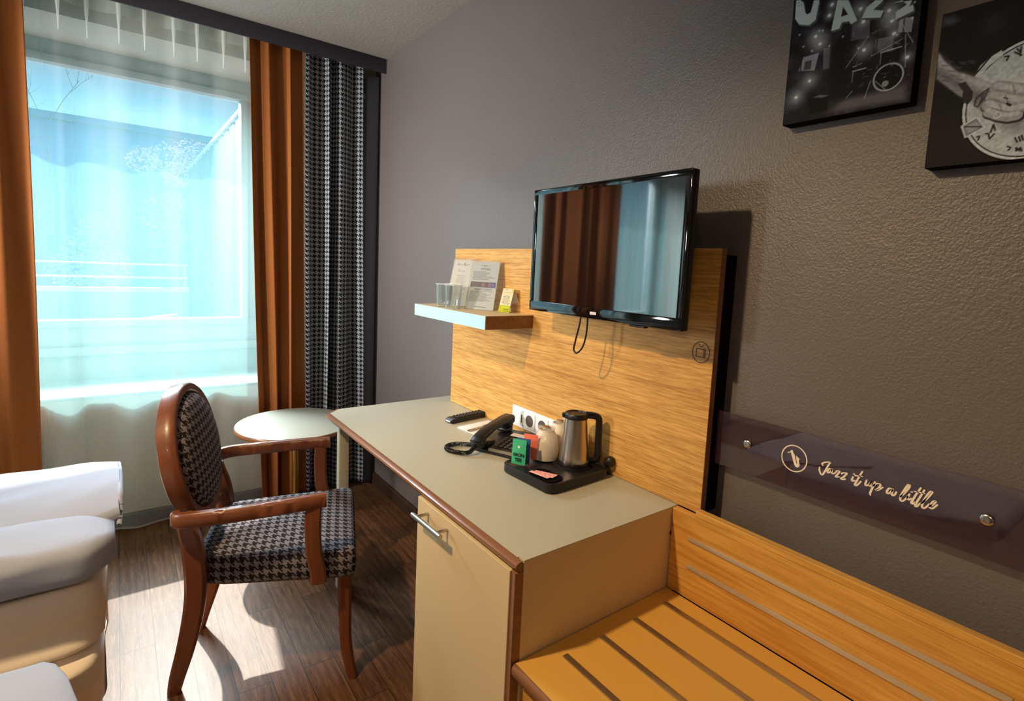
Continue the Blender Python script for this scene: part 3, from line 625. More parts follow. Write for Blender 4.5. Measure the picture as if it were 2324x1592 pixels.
P.circ((.48,.53), .27, (120,112,104), w=.022); P.circ((.48,.53), .24, (176,168,146), .6)
for q in range(9): a = q*.7; P.line([(.48+.1*math.cos(a),.53+.07*math.sin(a)),(.48+.2*math.cos(a+1),.53+.14*math.sin(a+1))], .012, (140,132,122))
for a, c in ((.24,.66),(.7,.66),(.26,.40)): P.circ((a,c), .03, (50,46,44))
P.line([(.70,.33),(.86,.40)], .04, (90,84,60)); P.line([(.14,.83),(.8,.84)], .05, (190,160,110), .7); P.line([(.18,.95),(.5,.96)], .02, (96,90,70)); P.poly([(.78,1),(1,1),(1,.84),(.9,.86)], (190,180,60), .8)
card('tent_card', 'small yellow and green tent card at the right end of the shelf', 'card', (-.118, 1.565, 1.1872), R(-85), .060, .088, R(15), P)
tm = thing('tumbler', 'clear drinking glass at the left end of the shelf, farther from the camera', 'glass', (-.222, 1.818, 1.1872), 0, 'drinking glasses on the shelf')
b = B(); b.lathe([(.026, 0), (.0275, .004), (.030, .04), (.0325, .088), (.0318, .0885), (.0290, .04), (.0255, .008), (0.001, .0075)], n=36, cap=False); b.lathe([(.0255, 0), (.0005, .0)], n=36, cap=False); b.build('glass_body', 'glass_ware', tm)
b = B(); b.lathe([(.0328, .0868), (.0330, .0882), (.0318, .0886), (.0314, .0870), (.0328, .0868)], n=36, cap=False); b.build('rim', 'socket_white', tm)
dup(tm, (-.228, 1.738, 1.1872), 0, 'clear drinking glass on the shelf nearer the text sheet, in front of the menu')

# ------------------------------------------------------------------ things on the desk
# kettle tray
trayM = Matrix.Translation((-.213, 1.133, .7502)) @ Matrix.Rotation(R(3), 4, 'Z')
tray = thing('kettle_tray', 'black plastic tray holding the kettle, cups and tea bags', 'tray', trayM.translation, R(3))
b = B(); o1 = rrect(-.122, .122, -.108, .108, .028); ring = lambda s, z: [(x*s if abs(x) < 1 else x, y*s, z) for x, y in o1]
b.loft([ring(.96, 0), ring(1., .004), ring(1.0, .026), ring(.975, .0285), ring(.955, .0285), ring(.94, .025)], True); b.build('tray_body', 'black_plastic', tray, 40)
b = B(); o2 = rrect(-.112, -.050, -.092, .000, .018); b.loft([[(x, y, .0292) for x, y in o2], [(x*.98-.0015, y*.98-.001, .0262) for x, y in o2]], False)
b.loft([[(x*.98-.0015, y*.98-.001, .0256) for x, y in o2], [(x*.98-.0015, y*.98-.001, .0260) for x, y in o2]]); 
b.build('sugar_recess', 'black_matt', tray, 40)
b = B(); b.lathe([(.058, .025), (.058, .0285), (.052, .0298), (.001, .0298)], (.052, -.018, 0)); b.build('power_base', 'black_plastic', tray)
KZ = .7502+.0302
ke = thing('electric_kettle', 'stainless steel electric kettle with black lid and handle on the tray', 'kettle', (-.161, 1.112, KZ), R(-37))
b = B(); b.lathe([(.044, .010), (.0452, .011), (.0452, .014), (.0435, .030), (.0395, .062), (.0355, .100), (.0335, .130), (.0330, .138)], n=48); b.build('body', 'steel_brushed', ke)
b = B(); b.lathe([(.046, 0), (.0465, .006), (.045, .0098)], n=48); b.build('base', 'black_plastic', ke)
b = B(); b.lathe([(.0345, .1382), (.0355, .142), (.0352, .150), (.032, .154), (.027, .154), (.0255, .1515), (.001, .1515)], n=40); b.box(-.042, -.026, -.010, .010, .139, .1515, .004); b.build('lid', 'black_plastic', ke)
b = B(); b.tube(catmull([(.028, 0, .148), (.050, 0, .147), (.064, 0, .142), (.068, 0, .128), (.069, 0, .08), (.069, 0, .03), (.062, 0, .014), (.040, 0, .011)], 8), 0, up=(0, 1, 0), sx=(.019, .017)); b.build('handle', 'black_plastic', ke, 50)
b = B(); b.box(.036, .052, -.009, .009, .1485, .154, .002); b.build('lid_button', 'black_matt', ke)
# cups upside down
cup = thing('cup', 'upturned white cup in front, between the tea bags and the kettle', 'cup', (-.203, 1.193, .7792), R(150), 'upturned cups on the tray')
b = B(); b.lathe([(.0375, 0), (.039, .001), (.040, .010), (.0395, .035), (.036, .058), (.030, .074), (.0262, .081), (.0250, .084), (.0245, .0895), (.0225, .0895), (.0220, .0845), (.001, .0835)], n=44)
b.build('body', 'ceramic', cup)
b = B(); b.tube(catmull([(.0365, 0, .062), (.052, 0, .060), (.061, 0, .046), (.057, 0, .030), (.0385, 0, .020)], 7), 0, up=(0, 1, 0), sx=(.006, .009)); b.build('handle', 'ceramic', cup, 50)
dup(cup, (-.120, 1.224, .7792), R(105), 'upturned white cup at the back of the tray, half hidden behind the kettle')
sw = thing('wrapped_sweet', 'small caramel sweet in clear wrapper on the front cup', 'sweet', (-.203, 1.193, .8690), R(-40), 'wrapped sweets on the cups')
b = B(); b.lathe([(.001, 0), (.010, .001), (.013, .004), (.010, .007), (.001, .008)], n=20); b.build('biscuit', 'caramel', sw)
b = B()
for s in (-1, 1): b.loft([[(s*.013, y*.25, .004+.001*k) for k, y in enumerate((-.016, -.006, .006, .016))], [(s*.020, y, .004+.005*((k % 2)-.3)) for k, y in enumerate((-.014, -.005, .005, .014))], [(s*.026, y, .005-.005*((k % 2)-.6)) for k, y in enumerate((-.016, -.006, .006, .016))]], False, False)
b.loft([[(x*1.1*.013, y*1.1*.013, z) for x, y in [(math.cos(q*.63), math.sin(q*.63)) for q in range(10)]] for z in (.0005, .0085)], False)
b.build('wrapper', 'cellophane', sw, 0)
dup(sw, (-.120, 1.224, .8690), R(20), 'small caramel sweet in clear wrapper on the rear cup beside the kettle')
# tea bag sachets
def sachet(label, mat, loc, rz, lean, txt=None):
    t = thing('tea_sachet', label, 'tea bag', loc, rz, 'tea bags on the tray'); t.rotation_euler = (lean, 0, rz)
    W_, H_ = .044, .074
    b = B(); b.grid(lambda u, v: ((u-.5)*W_+.0006*math.sin(40*v), -.0030*math.sin(math.pi*u)*math.sin(math.pi*v), v*H_), 10, 12); b.grid(lambda u, v: ((u-.5)*W_+.0006*math.sin(40*v), .0001+.0030*math.sin(math.pi*u)*math.sin(math.pi*v), v*H_), 10, 12)
    b.build('packet', mat, t, 60)
    if txt:
        for k, (s, sz, z) in enumerate(txt):
            cu = bpy.data.curves.new('txt', 'FONT'); cu.body = s; cu.size = sz; cu.align_x = 'CENTER'; cu.resolution_u = 3; cu.offset = sz*.035
            to = bpy.data.objects.new('txt', cu); col.objects.link(to); dg = bpy.context.evaluated_depsgraph_get()
            me = bpy.data.meshes.new_from_object(to.evaluated_get(dg)); bpy.data.objects.remove(to); me.materials.clear(); me.materials.append(MATS['ink'])
            me.transform(Matrix.Translation((0, -.0036, z)) @ Matrix.Rotation(R(90), 4, 'X'))
            o = bpy.data.objects.new('lettering', me); col.objects.link(o); o.parent = t
        b = B(); b.prism([(.004*math.cos(q*.63), .052+.004*math.sin(q*.63)) for q in range(10)], 0, lambda a, c, d: (a, -.0030, c)); b.build('emblem', 'paper', t, 0)
    return t
SZ = .7502+.0296
sachet('green tea bag standing upright at the left corner of the tray', 'green_paper', (-.312, 1.186, SZ), R(-62), R(-4), [('GRÜN', .0125, .0245), ('TEE', .0135, .010)])
sachet('dark blue tea bag standing between the green and the red ones', 'blue_paper', (-.296, 1.187, SZ), R(-60), R(-5))
sachet('coral red tea bag standing tallest, against the front cup', 'red_paper', (-.262, 1.197, SZ+.004), R(-58), R(-6))
st = thing('sugar_stick', 'pink paper sugar stick lying in the tray recess, nearest the kettle', 'sugar stick', (-.285, 1.092, .7792), R(-62), 'sugar sticks in the tray')
b = B(); b.grid(lambda u, v: ((u-.5)*.066, (v-.5)*.014, .0015+.0025*math.sin(math.pi*v)*math.sin(math.pi*min(1, max(0, u*1.1-.05)))), 8, 6); b.grid(lambda u, v: ((u-.5)*.066, (v-.5)*.014, .0010), 8, 1); b.build('packet', 'pink_paper', st, 60)
b = B()
for q in (-.012, .004, .018): ribbon(b, [(q-.004, -.003), (q, .003), (q+.004, -.002)], .0016, lambda a, c: (a, c, .0043))
b.build('print', 'red_ink', st, 0)
dup(st, (-.297, 1.088, .7802), R(-70), 'pink paper sugar stick in the middle of the tray recess')
dup(st, (-.306, 1.094, .7796), R(-78), 'pink paper sugar stick at the outer edge of the tray recess')
# kettle lead and plug
b = B(); b.tube(catmull([(-.092, 1.075, .772), (-.080, 1.060, .768), (-.083, 1.050, .757), (-.080, 1.040, .757), (-.079, 1.046, .772), (-.076, 1.044, .785)], 6), .0035, 8); lead = b.build('kettle_lead', 'black_plastic'); tag(lead, 'black mains lead and plug behind the tray at the oak panel', 'cable')
b = B(); b.lathe([(.014, 0), (.016, .006), (.015, .020), (.008, .026), (.004, .034)], n=20); o = b.build('plug', 'black_plastic', lead); o.rotation_euler = (0, R(-90), 0); o.location = Vector((XP-.001, 1.044, .792))-lead.location
# socket strip
so = thing('socket_strip', 'row of white wall sockets low on the oak panel behind the telephone', 'sockets', (XP-.0005, 1.36, .775))
b = B(); b.box(-.0075, -.0002, -.176, .176, -.0, .074, .002); b.build('cover_plate', 'socket_white', so)
for k in range(5):
    y = .140-.07*k
    b = B(); b.box(-.0105, -.0077, y-.029, y+.029, .008, .066, .002); fr = b.build('frame', 'socket_white', so)
    if k == 0:
        b = B(); b.box(-.0135, -.0107, y-.023, y+.023, .013, .061, .002); b.build('switch', 'socket_white', so)
        b = B(); b.box(-.0120, -.0107, y-.0275, y-.0245, .022, .05); b.build('switch_gap', 'ink', so, 0)
    else:
        b = B(); b.lathe([(.021, 0), (.021, .0006), (.001, .0007)], n=28); q = b.build('socket_hole', 'socket_hole', so); q.rotation_euler = (0, R(-90), 0); q.location = (-.0107, y, .037)
# telephone
ph = thing('telephone', 'black corded desk telephone with handset and spiral cord', 'telephone', (-.192, 1.388, .7502), R(24))
# local: +x towards wall (top of phone), -y to the right of the keypad
b = B()
prof = [(-.098, .0), (-.100, .012), (-.094, .020), (.060, .034), (.082, .036), (.090, .030), (.092, .0)]
b.loft([[(x, y, z*(1 if abs(y) < .078 else .9)) for x, z in prof] for y in (-.080, -.077, .080, .083)]); b.build('base', 'black_plastic', ph, 30)
sl = math.atan2(.014, .154)
topz = lambda x: .020+(x+.094)*.0909
def onphone(b, x0, x1, y0, y1, t, bev=.0015): 
    M = Matrix.Translation(((x0+x1)/2, (y0+y1)/2, topz((x0+x1)/2)+.0004)) @ Matrix.Rotation(-sl, 4, 'Y')
    b.box(-(x1-x0)/2, (x1-x0)/2, -(y1-y0)/2, (y1-y0)/2, 0, t, bev, 2, M)
for r_ in range(5):
    for c_ in range(4):
        b = B(); x = -.070+r_*.0165; y = .012-c_*.0185; onphone(b, x-.0052, x+.0052, y-.0065, y+.0065, .0035); b.build('key', 'key_grey', ph)
b = B(); onphone(b, .022, .048, -.050, .014, .0012, .0003); b.build('name_label', 'paper', ph)
b = B(); b.lathe([(.018, 0), (.018, .0015), (.014, .002), (.001, .002)], n=24); o = b.build('dial_ring', 'black_gloss', ph); o.location = (-.072, -.066, topz(-.072)+.0006); o.rotation_euler = (0, -sl, 0)
for x in (-.02, .0, .02):
    b = B(); onphone(b, x-.003, x+.003, -.078, -.068, .003); b.build('key', 'key_grey', ph)
b = B(); b.box(-.088, -.040, .034, .076, .018, .030, .004, 2, None); b.build('cradle', 'black_plastic', ph)
b = B(); b.box(.035, .080, .034, .076, .034, .046, .005); b.build('cradle', 'black_plastic', ph)
hs = B()
path = catmull([(-.122, .055, .034), (-.104, .055, .050), (-.05, .055, .064), (.01, .055, .071), (.055, .055, .074), (.084, .055, .070)], 6)
n_ = len(path); sec = [(.040+.006*abs(2*i/(n_-1)-1)**2, .018+.012*abs(2*i/(n_-1)-1)**3) for i in range(n_)]
hs.tube(path, 0, up=(0, 0, 1), sx=sec)
hs.lathe([(.020, 0), (.022, .004), (.022, .018), (.018, .024)], (-.104, .055, .020), 24); hs.lathe([(.020, 0), (.022, .004), (.022, .018), (.018, .024)], (.070, .055, .046), 24)
hs.build('handset', 'black_plastic', ph, 45)
b = B(); c0 = catmull([(-.122, .058, .030), (-.150, .062, .012), (-.165, .090, .0085), (-.165, .135, .0085), (-.140, .158, .0085), (-.105, .150, .0085), (-.085, .118, .0085), (-.080, .087, .010)], 16)
coil = []; tot = len(c0)-1; turns = 58; N = turns*9
for i in range(N+1):
    s = i/N*tot; k = min(int(s), tot-1); p = c0[k].lerp(c0[k+1], s-k); t = (c0[k+1]-c0[k]).normalized(); u = Vector((0, 0, 1)); v = t.cross(u).normalized(); a = 2*math.pi*turns*i/N
    coil.append(p+.0062*(math.cos(a)*v+math.sin(a)*v.cross(t)))
b.tube(coil, .0016, 5); b.build('spiral_cord', 'black_plastic', ph, 60)
# remote control
rc = thing('remote_control', 'black television remote control at the back of the desk', 'remote control', (-.148, 1.735, .7502), R(7))
b = B(); b.loft([[(-.092, -.018, .003), (-.092, .018, .003), (-.090, .017, .011), (-.090, -.017, .011)], [(-.085, -.022, 0), (-.085, .022, 0), (-.083, .020, .017), (-.083, -.020, .017)], [(.085, -.021, 0), (.085, .021, 0), (.083, .019, .021), (.083, -.019, .021)], [(.092, -.018, .003), (.092, .018, .003), (.090, .016, .017), (.090, -.016, .017)]]); b.build('case', 'black_plastic', rc, 35)
for i in range(9):
    for j in (-1, 0, 1):
        b = B(); x = -.055+i*.0155; y = j*.0115; b.box(x-.0045, x+.0045, y-.0036, y+.0036, .0182+.00025*i, .0222+.00022*i, .001); b.build('key', 'key_grey', rc)
b = B(); b.box(-.0935, -.0885, -.013, .013, .005, .0105, .001); b.build('front_window', 'badge', rc)
# notepad and pen
npd = thing('notepad', 'small white notepad lying on the desk beside the telephone', 'notepad', (-.160, 1.612, .7502), R(6))
b = B(); b.box(-.074, .074, -.05, .05, 0, .0045, .0006); b.build('pages', 'paper', npd)
pen = thing('ballpoint_pen', 'slim silver ballpoint pen lying on the notepad', 'pen', (-.185, 1.594, .7552), R(12))
b = B(); b.tube([(-.058, 0, .0038), (-.05, 0, .0038), (.06, 0, .0038), (.066, 0, .0038)], [.0012, .0036, .0038, .0025], 12); b.build('barrel', 'alu', pen)
b = B(); b.box(.020, .062, -.001, .001, .0077, .0090, .0003); b.build('clip', 'steel', pen)
# ------------------------------------------------------------------ armchair (local x forward, y left)
ch = thing('armchair', 'wooden armchair with oval houndstooth back facing the desk', 'chair', (-.819, 1.859, 0), R(-18.9))
b = B()
def seat_ring(s, z, dz=0.):
    o = []
    for cx, cy, a0, r in ((.225, .220, 0, .03), (-.125, .122, 90, .085), (-.125, -.122, 180, .085), (.225, -.220, 270, .03)):
        for i in range(7):
            a = R(a0+90*i/6); x = cx+r*math.cos(a); y = cy+r*math.sin(a)*(1 if True else 1)
            o.append(((x-.03)*s+.03, y*s, z))
    return o
def seat_grid(u, v):
    # v: 0 bottom edge -> 1 top centre
    return None
rings = [seat_ring(.985, .366), seat_ring(1., .372), seat_ring(1.004, .40), seat_ring(1.003, .425), seat_ring(.992, .438), seat_ring(.965, .449)]
for k in range(1, 9): s = .965*(1-k/9); rings.append(seat_ring(max(s, .02), .449+.020*(1-(1-k/9)**2)))
b.loft(rings); b.build('seat', 'hound_chair', ch, 60)
b = B(); b.loft([seat_ring(.90, .352), seat_ring(.90, .3662)]); b.build('seat_frame', 'chair_wood', ch, 40)
for s in (-1, 1):
    b = B(); b.tube(catmull([(.222, s*.200, .367), (.224, s*.203, .25), (.228, s*.206, .13), (.240, s*.212, .05), (.252, s*.216, 0.0)], 6), 0, up=(1, 0, 0), sx=[(.044-.016*i/24, .044-.016*i/24) for i in range(25)]); b.build('front_leg', 'chair_wood', ch, 40)
    b = B(); b.tube(catmull([(-.275, s*.152, 0.0), (-.262, s*.160, .06), (-.232, s*.178, .17), (-.205, s*.198, .30), (-.197, s*.209, .40), (-.205, s*.2115, .50), (-.220, s*.207, .565), (-.226, s*.207, .598)], 6), 0, up=(1, 0, 0), sx=[(.030+.010*min(1, i/20)-.014*max(0, (i-30)/12), .034+.024*math.sin(min(1, i/30)*1.9)-.016*max(0, (i-28)/14)) for i in range(43)]); b.build('rear_leg', 'chair_wood', ch, 40)
# oval back
th = math.atan2(.075, .375)
def bk(a, c, d):   # a across (y), c along back up, d forward
    return (-.252-math.sin(th)*c+math.cos(th)*d, a, .722+math.cos(th)*c+math.sin(th)*d)
AY, AZ = .232, .212
b = B(); N = 72; rings = []
for i in range(N+1):
    a = 2*math.pi*i/N; cx, cz = math.cos(a), math.sin(a)
    rings.append([bk((AY+dr)*cx, (AZ+dr)*cz, d) for dr, d in ((-.004, -.024), (0, -.021), (.001, 0), (0, .021), (-.004, .025), (-.022, .025), (-.028, .020), (-.030, 0), (-.028, -.02), (-.022, -.024))])
b.loft(rings, False); b.build('back_frame', 'chair_wood', ch, 45)
b = B(); rings = []
for s, d in ((.995, -.020), (1, -.015), (1, .012), (.985, .022), (.95, .031), (.86, .040), (.7, .046), (.5, .050), (.25, .052), (.02, .0525)):
    rings.append([bk((AY-.030)*s*math.cos(2*math.pi*i/N), (AZ-.030)*s*math.sin(2*math.pi*i/N), d) for i in range(N)])
b.loft(rings); b.build('back_cushion', 'hound_chair', ch, 60)
b = B(); b.tube(catmull([(-.200, -.20, .475), (-.205, -.1, .505), (-.207, 0, .512), (-.205, .1, .505), (-.200, .20, .475)], 6), 0, up=(0, 0, 1), sx=(.022, .030)); b.build('back_rail', 'chair_wood', ch, 40)
for s in (-1, 1):
    b = B(); b.tube(catmull([(-.236, s*.243, .603), (-.225, s*.268, .606), (-.185, s*.281, .611), (-.10, s*.284, .616), (.0, s*.281, .622), (.10, s*.274, .628), (.164, s*.266, .631)], 8), 0, up=(0, 0, 1), sx=(.030, .042)); b.build('armrest', 'chair_wood', ch, 45)
    b = B(); b.tube(catmull([(.130, s*.270, .614), (.128, s*.271, .55), (.132, s*.267, .47), (.142, s*.262, .41), (.146, s*.258, .366)], 6), 0, up=(1, 0, 0), sx=(.024, .046)); b.build('arm_post', 'chair_wood', ch, 40)

# ------------------------------------------------------------------ round side table
tb = thing('side_table', 'small round pale topped table with a metal stem near the curtains', 'table', (-.555, 2.655, 0))
b = B(); b.lathe([(.262, .524), (.268, .528), (.2695, .536), (.268, .5465), (.2655, .5486)], n=80); b.build('edge', 'edge_wood', tb, 50)
b = B(); b.lathe([(.2655, .5488), (.264, .5497), (.001, .5500)], n=80); b.build('table_top', 'laminate_grey', tb)
b = B(); b.tube([(0, 0, .018), (0, 0, .524)], .0155, 24); b.build('stem', 'brass', tb)
b = B(); b.lathe([(.19, 0), (.19, .006), (.17, .012), (.02, .018)], n=56); b.build('foot_plate', 'black_matt', tb)

# ------------------------------------------------------------------ beds and bedding
def soft(x0, x1, y0, y1, z0, z1, r, seed, amp, nx=70, droop=None, endfn=None, ridge=0.):
    """rounded cloth slab lofted along x"""
    b = B(); rings = []; base = rrect(y0, y1, z0, z1, r, 8)
    # densify
    pts = []
    for i in range(len(base)):
        p, q = base[i], base[(i+1) % len(base)]; m = max(1, int(math.hypot(q[0]-p[0], q[1]-p[1])/.022))
        for k in range(m): pts.append((p[0]+(q[0]-p[0])*k/m, p[1]+(q[1]-p[1])*k/m))
    cy, cz = (y0+y1)/2, (z0+z1)/2
    for i in range(nx+1):
        u = i/nx; x = x1+(x0-x1)*u; e = 1.
        if u < .04: e = math.sqrt(max(0, 1-(1-u/.04)**2))*.12+.88 if endfn is None else endfn(u/.04)
        rg = []
        for y, z in pts:
            yy = cy+(y-cy)*e; zz = cz+(z-cz)*e
            if droop: zz += droop(x, yy, (z-z0)/(z1-z0)); 
            yy -= ridge*(math.sin(26*zz+2.2*x+1.5*math.sin(3*x+seed))+.5*math.sin(53*zz-4*x))*(y < cy-.1)
            nv = Vector((x*3.+seed, yy*6., zz*6.)); d = noise.noise(nv)*amp+noise.noise(nv*2.6)*amp*.45
            t = (z-z0)/(z1-z0)
            rg.append((x+noise.noise(Vector((seed, yy*9, zz*14)))*.010*(u < .05), yy+d*.7*(1 if y < cy else .5), zz+d*t))
        rings.append(rg)
    b.loft(rings); return b
bed = thing('bed', 'bed with white sheet and folded duvet near the window', 'bed', (-2.3, 2.05, 0))
soft(-3.55, -1.287, 1.690, 2.58, .285, .482, .035, 3., .010, 110, ridge=.014).build('mattress', 'sheet', bed, 75, world=True)
soft(-3.55, -1.296, 1.695, 2.57, .06, .270, .02, 9., .030, 110, ridge=.024, droop=lambda x, y, t: .02*math.sin(x*9)*(1-t)).build('base', 'sheet', bed, 75, world=True)
b = B(); b.box(-3.5, -1.40, 1.76, 2.5, 0, .06); b.build('plinth', 'black_matt', bed, 0, world=True)
dv = thing('duvet', 'folded white duvet lying on the bed nearer the window', 'duvet', (-2.3, 1.95, .50))
soft(-3.3, -1.262, 1.648, 2.10, .500, .622, .045, 17., .020, 110, endfn=lambda q: .72+.28*math.sin(min(1, q)*1.57), droop=lambda x, y, t: -.014*max(0, (1.72-y)/.1)+.012*t*math.sin(x*11)).build('lower_fold', 'linen', dv, 75, world=True)
soft(-3.3, -1.250, 1.80, 2.14, .618, .656, .014, 27., .012, 110, endfn=lambda q: .9+.1*min(1, q), droop=lambda x, y, t: -.045*max(0, (1.95-y)/.15)**1.4+.008*math.sin(x*8+y*9)).build('upper_fold', 'linen', dv, 75, world=True)
b = B()
for k in range(4): b.tube(catmull([(-1.252+.002*k, 1.80+.015*k, .575+.014*k), (-1.247, 1.88, .602+.0145*k), (-1.247, 2.0, .612+.014*k), (-1.250, 2.12, .612+.0125*k)], 5), .0065, 6)
b.build('piped_edge', 'linen', dv, 60, world=True)
bed2 = thing('bed', 'second bed at the lower left corner, nearest the camera', 'bed', (-2.35, .9, 0))
soft(-3.55, -1.335, .42, 1.37, .06, .422, .04, 33., .010, 90).build('mattress', 'sheet', bed2, 75, world=True)
b = B(); b.box(-3.5, -1.45, .5, 1.3, 0, .06); b.build('plinth', 'black_matt', bed2, 0, world=True)
dv2 = thing('duvet', 'white duvet on the second bed at the lower left corner', 'duvet', (-2.35, .9, .43))
soft(-3.3, -1.300, .40, 1.385, .437, .505, .034, 41., .010, 100, endfn=lambda q: .55+.45*math.sin(min(1, q)*1.57), droop=lambda x, y, t: -.015*max(0, (x+1.345)/.045)**2).build('cover', 'linen', dv2, 75, world=True)
b = B(); b.loft([[(-1.318, 1.17, z), (-1.40, 1.20, z+.006), (-1.62, 1.10, z+.010), (-1.60, .9, z+.008), (-1.42, 1.02, z+.004)] for z in (.502, .510)]); b.build('turned_corner', 'linen', dv2, 0, world=True)

# ------------------------------------------------------------------ wall protection sheet with lettering
ac = thing('acrylic_wall_guard', 'clear acrylic strip bolted above the bench, reading Jazz it up a little', 'wall guard', (-.03, .30, .88))
b = B(); b.box(-.036, -.031, -.10, .7375, .883, 1.019, .0008); b.build('sheet', 'acrylic_sheet', ac, 0, world=True)
for y, z in ((.652, .956), (.213, .953)):
    b = B(); b.lathe([(.0085, 0), (.0095, .001), (.0095, .004), (.0075, .0055), (.004, .0055), (.0035, .0045), (.001, .0045)], n=24); b.lathe([(.006, -.035), (.006, 0)], n=16)
    o = b.build('bolt', 'steel', ac); o.rotation_euler = (0, R(-90), 0); o.location = Vector((-.0362, y, z))-ac.location
fA = lambda a, c: (-.0368, a, c)
b = B()
for s in SCRIPT: ribbon(b, catmull([(q[0], q[1], 0) for q in s], 6), lambda t, u: .0021+.0019*abs(t.y)**1.3*(.55+.45*math.sin(math.pi*min(1, max(0, u)))), fA)
b.build('lettering', 'letter_cream', ac, 0, fixn=False, world=True)
b = B(); ribbon(b, [(.5428+.0272*math.cos(q/60*6.2832), .9560+.0290*math.sin(q/60*6.2832)) for q in range(61)], .0026, fA); b.build('emblem_ring', 'letter_cream', ac, 0, fixn=False, world=True)
b = B(); b.prism(SAX, 0, lambda a, c, d: fA(a, c)); bmesh.ops.triangulate(b.bm, faces=b.bm.faces); b.build('saxophone_emblem', 'letter_cream', ac, 0, fixn=False, world=True)

# ------------------------------------------------------------------ canvas pictures
def canvas(label, y0, w, z0, h, P, name='canvas_picture'):
    t = thing(name, label, 'picture', (-.018, y0-w/2, z0))
    b = B(); b.box(-.0348, -.001, y0-w, y0, z0, z0+h, .003); b.build('stretched_canvas', 'black_matt', t, 20, world=True)
    P.mesh('printed_face', lambda u, v: (-.0352, y0-w*(.004+.992*u), z0+h*(.004+.992*v)), 'print_matt', t, True)
P = Paint(230, 330, .36/.242, (34, 31, 36)); P.wb = np.array((.92, 1., 1.12))
P.noise(.55, 9); P.noise(.35, 30); P.noise(.2, 90)
A = A1
for k, c, a in (('p4', (120,116,120), .9), ('p3', (96,94,96), .9), ('p5', (168,164,160), .9), ('p2', (112,108,112), .9), ('p1', (160,156,160), .95), ('p1i', (60,58,60), .9)): P.poly(A[k], c, a)
for x in (.12, .3, .5, .72, .9): P.line([(x, .3), (x-.02, 1)], .012, (20, 18, 22), .7)
P.poly(A['dark'], (20, 18, 22), .9, .05)
for i, (x, y) in enumerate(A['lights']): P.circ((x, y), .11 if i < 8 else .06, (228, 224, 214), .62, soft=1)
P.poly(A['floor'], (120, 114, 108), .85, .06); P.poly([(.0, .0), (.35, 0), (.5, .09), (0, .06)], (22, 20, 22), .8, .08)
P.poly(A['amp'], (16, 14, 16), .95); P.poly(A['amptop'], (120, 116, 116), .9)
bx, by = A['bass'][0]; P.circ((bx, by), .098, (12, 11, 14)); P.circ((bx, by), .102, (190, 186, 184), w=.012); P.circ(A['spot'][0], .024, (156, 152, 150))
for k in ('tom1', 'tom2', 'tom3'):
    x, y = A[k][0]; P.poly([(x-.045, y-.035), (x+.045, y-.035), (x+.045, y+.03), (x-.045, y+.03)], (20, 18, 20)); P.line([(x-.05, y+.032), (x+.05, y+.034)], .008, (200, 196, 190)); P.line([(x-.045, y-.03), (x-.045, y+.03)], .005, (170, 168, 164))
for k in range(1, 9): P.line(A['L%d' % k], .0055, (196, 192, 188), .85)
for _ in range(60):
    x = random.uniform(.5, .96); y = random.uniform(.13, .45); a = random.uniform(0, 3.1); l = random.uniform(.008, .035); P.line([(x, y), (x+l*math.cos(a), y+l*math.sin(a)*.7)], .005, (random.randint(90, 190),)*3, .6)
for i in range(24):
    x, y = random.uniform(.02, .98), random.uniform(.35, .98); P.circ((x, y), .012, (250, 246, 236), .9, soft=1)
for (x, y) in A['lights']: P.circ((x, y), .014, (255, 252, 244))
bulb = lambda pts, n: None
def letter(pts, hole=None):
    P.poly([(x+.012, y-.012) for x, y in pts], (90, 92, 88)); P.poly(pts, (214, 222, 208))
    if hole: P.poly(hole, (40, 38, 40))
ext = lambda pts, d: [(x, y+(d if y > .93 else 0)) for x, y in pts]
letter(A['J']); letter(A['A'], A['Ah']); letter(A['Z']); letter(A['Z2'])
gx = np.arange(0.02, 1, .026)
ins = lambda x, y, p: sum(((p[i][1] > y) != (p[(i+1) % len(p)][1] > y)) and x < (p[(i+1) % len(p)][0]-p[i][0])*(y-p[i][1])/(p[(i+1) % len(p)][1]-p[i][1])+p[i][0] for i in range(len(p))) % 2
for x in gx:
    for y in np.arange(.70, .97, .018):
        if any(ins(x, y, A[k]) for k in ('J', 'A', 'Z', 'Z2')) and not ins(x, y, A['Ah']): P.circ((x, y), .0052, (120, 124, 116))
canvas('black and white canvas picture of a stage with the word JAZZ above a drum kit', .642, .242, 1.692, .36, P)
P = Paint(260, 240, .272/.30, (30, 28, 28)); P.wb = np.array((.92, 1., 1.12)); A = A2
P.poly([(0, 0), (1, 0), (1, .35), (0, .28)], (44, 38, 36), .8, .3); P.circ((.25, .85), .10, (52, 56, 54), .7, soft=1); P.poly(A['lab'], (110, 108, 116), .7, .03)
dc = A['drumc']; cx, cy = dc[0]; P.asp_ = 1
rx = cx-dc[1][0]; ry = (max(p[1] for p in dc[1:])-min(p[1] for p in dc[1:]))/2*1.03
cy = (max(p[1] for p in dc[1:])+min(p[1] for p in dc[1:]))/2
def ell(s, c, a=1., w=None): 
    if w: P.line([(cx+rx*s*math.cos(q/60*6.283), cy+ry*s*math.sin(q/60*6.283)) for q in range(61)], w, c, a)
    else: P.poly([(cx+rx*s*math.cos(q/60*6.283), cy+ry*s*math.sin(q/60*6.283)) for q in range(60)], c, a)
ell(1.03, (12, 11, 12)); ell(1.0, (232, 232, 224)); ell(.955, (26, 24, 24)); ell(.935, (212, 214, 204))
P.circ((cx, cy), rx*.8, (236, 240, 226), .5, soft=1); P.poly(A['shade'], (120, 112, 112), .6, .05); P.poly([(.42, .1), (1, 0), (1, .3), (.6, .28)], (190, 180, 184), .6, .06)
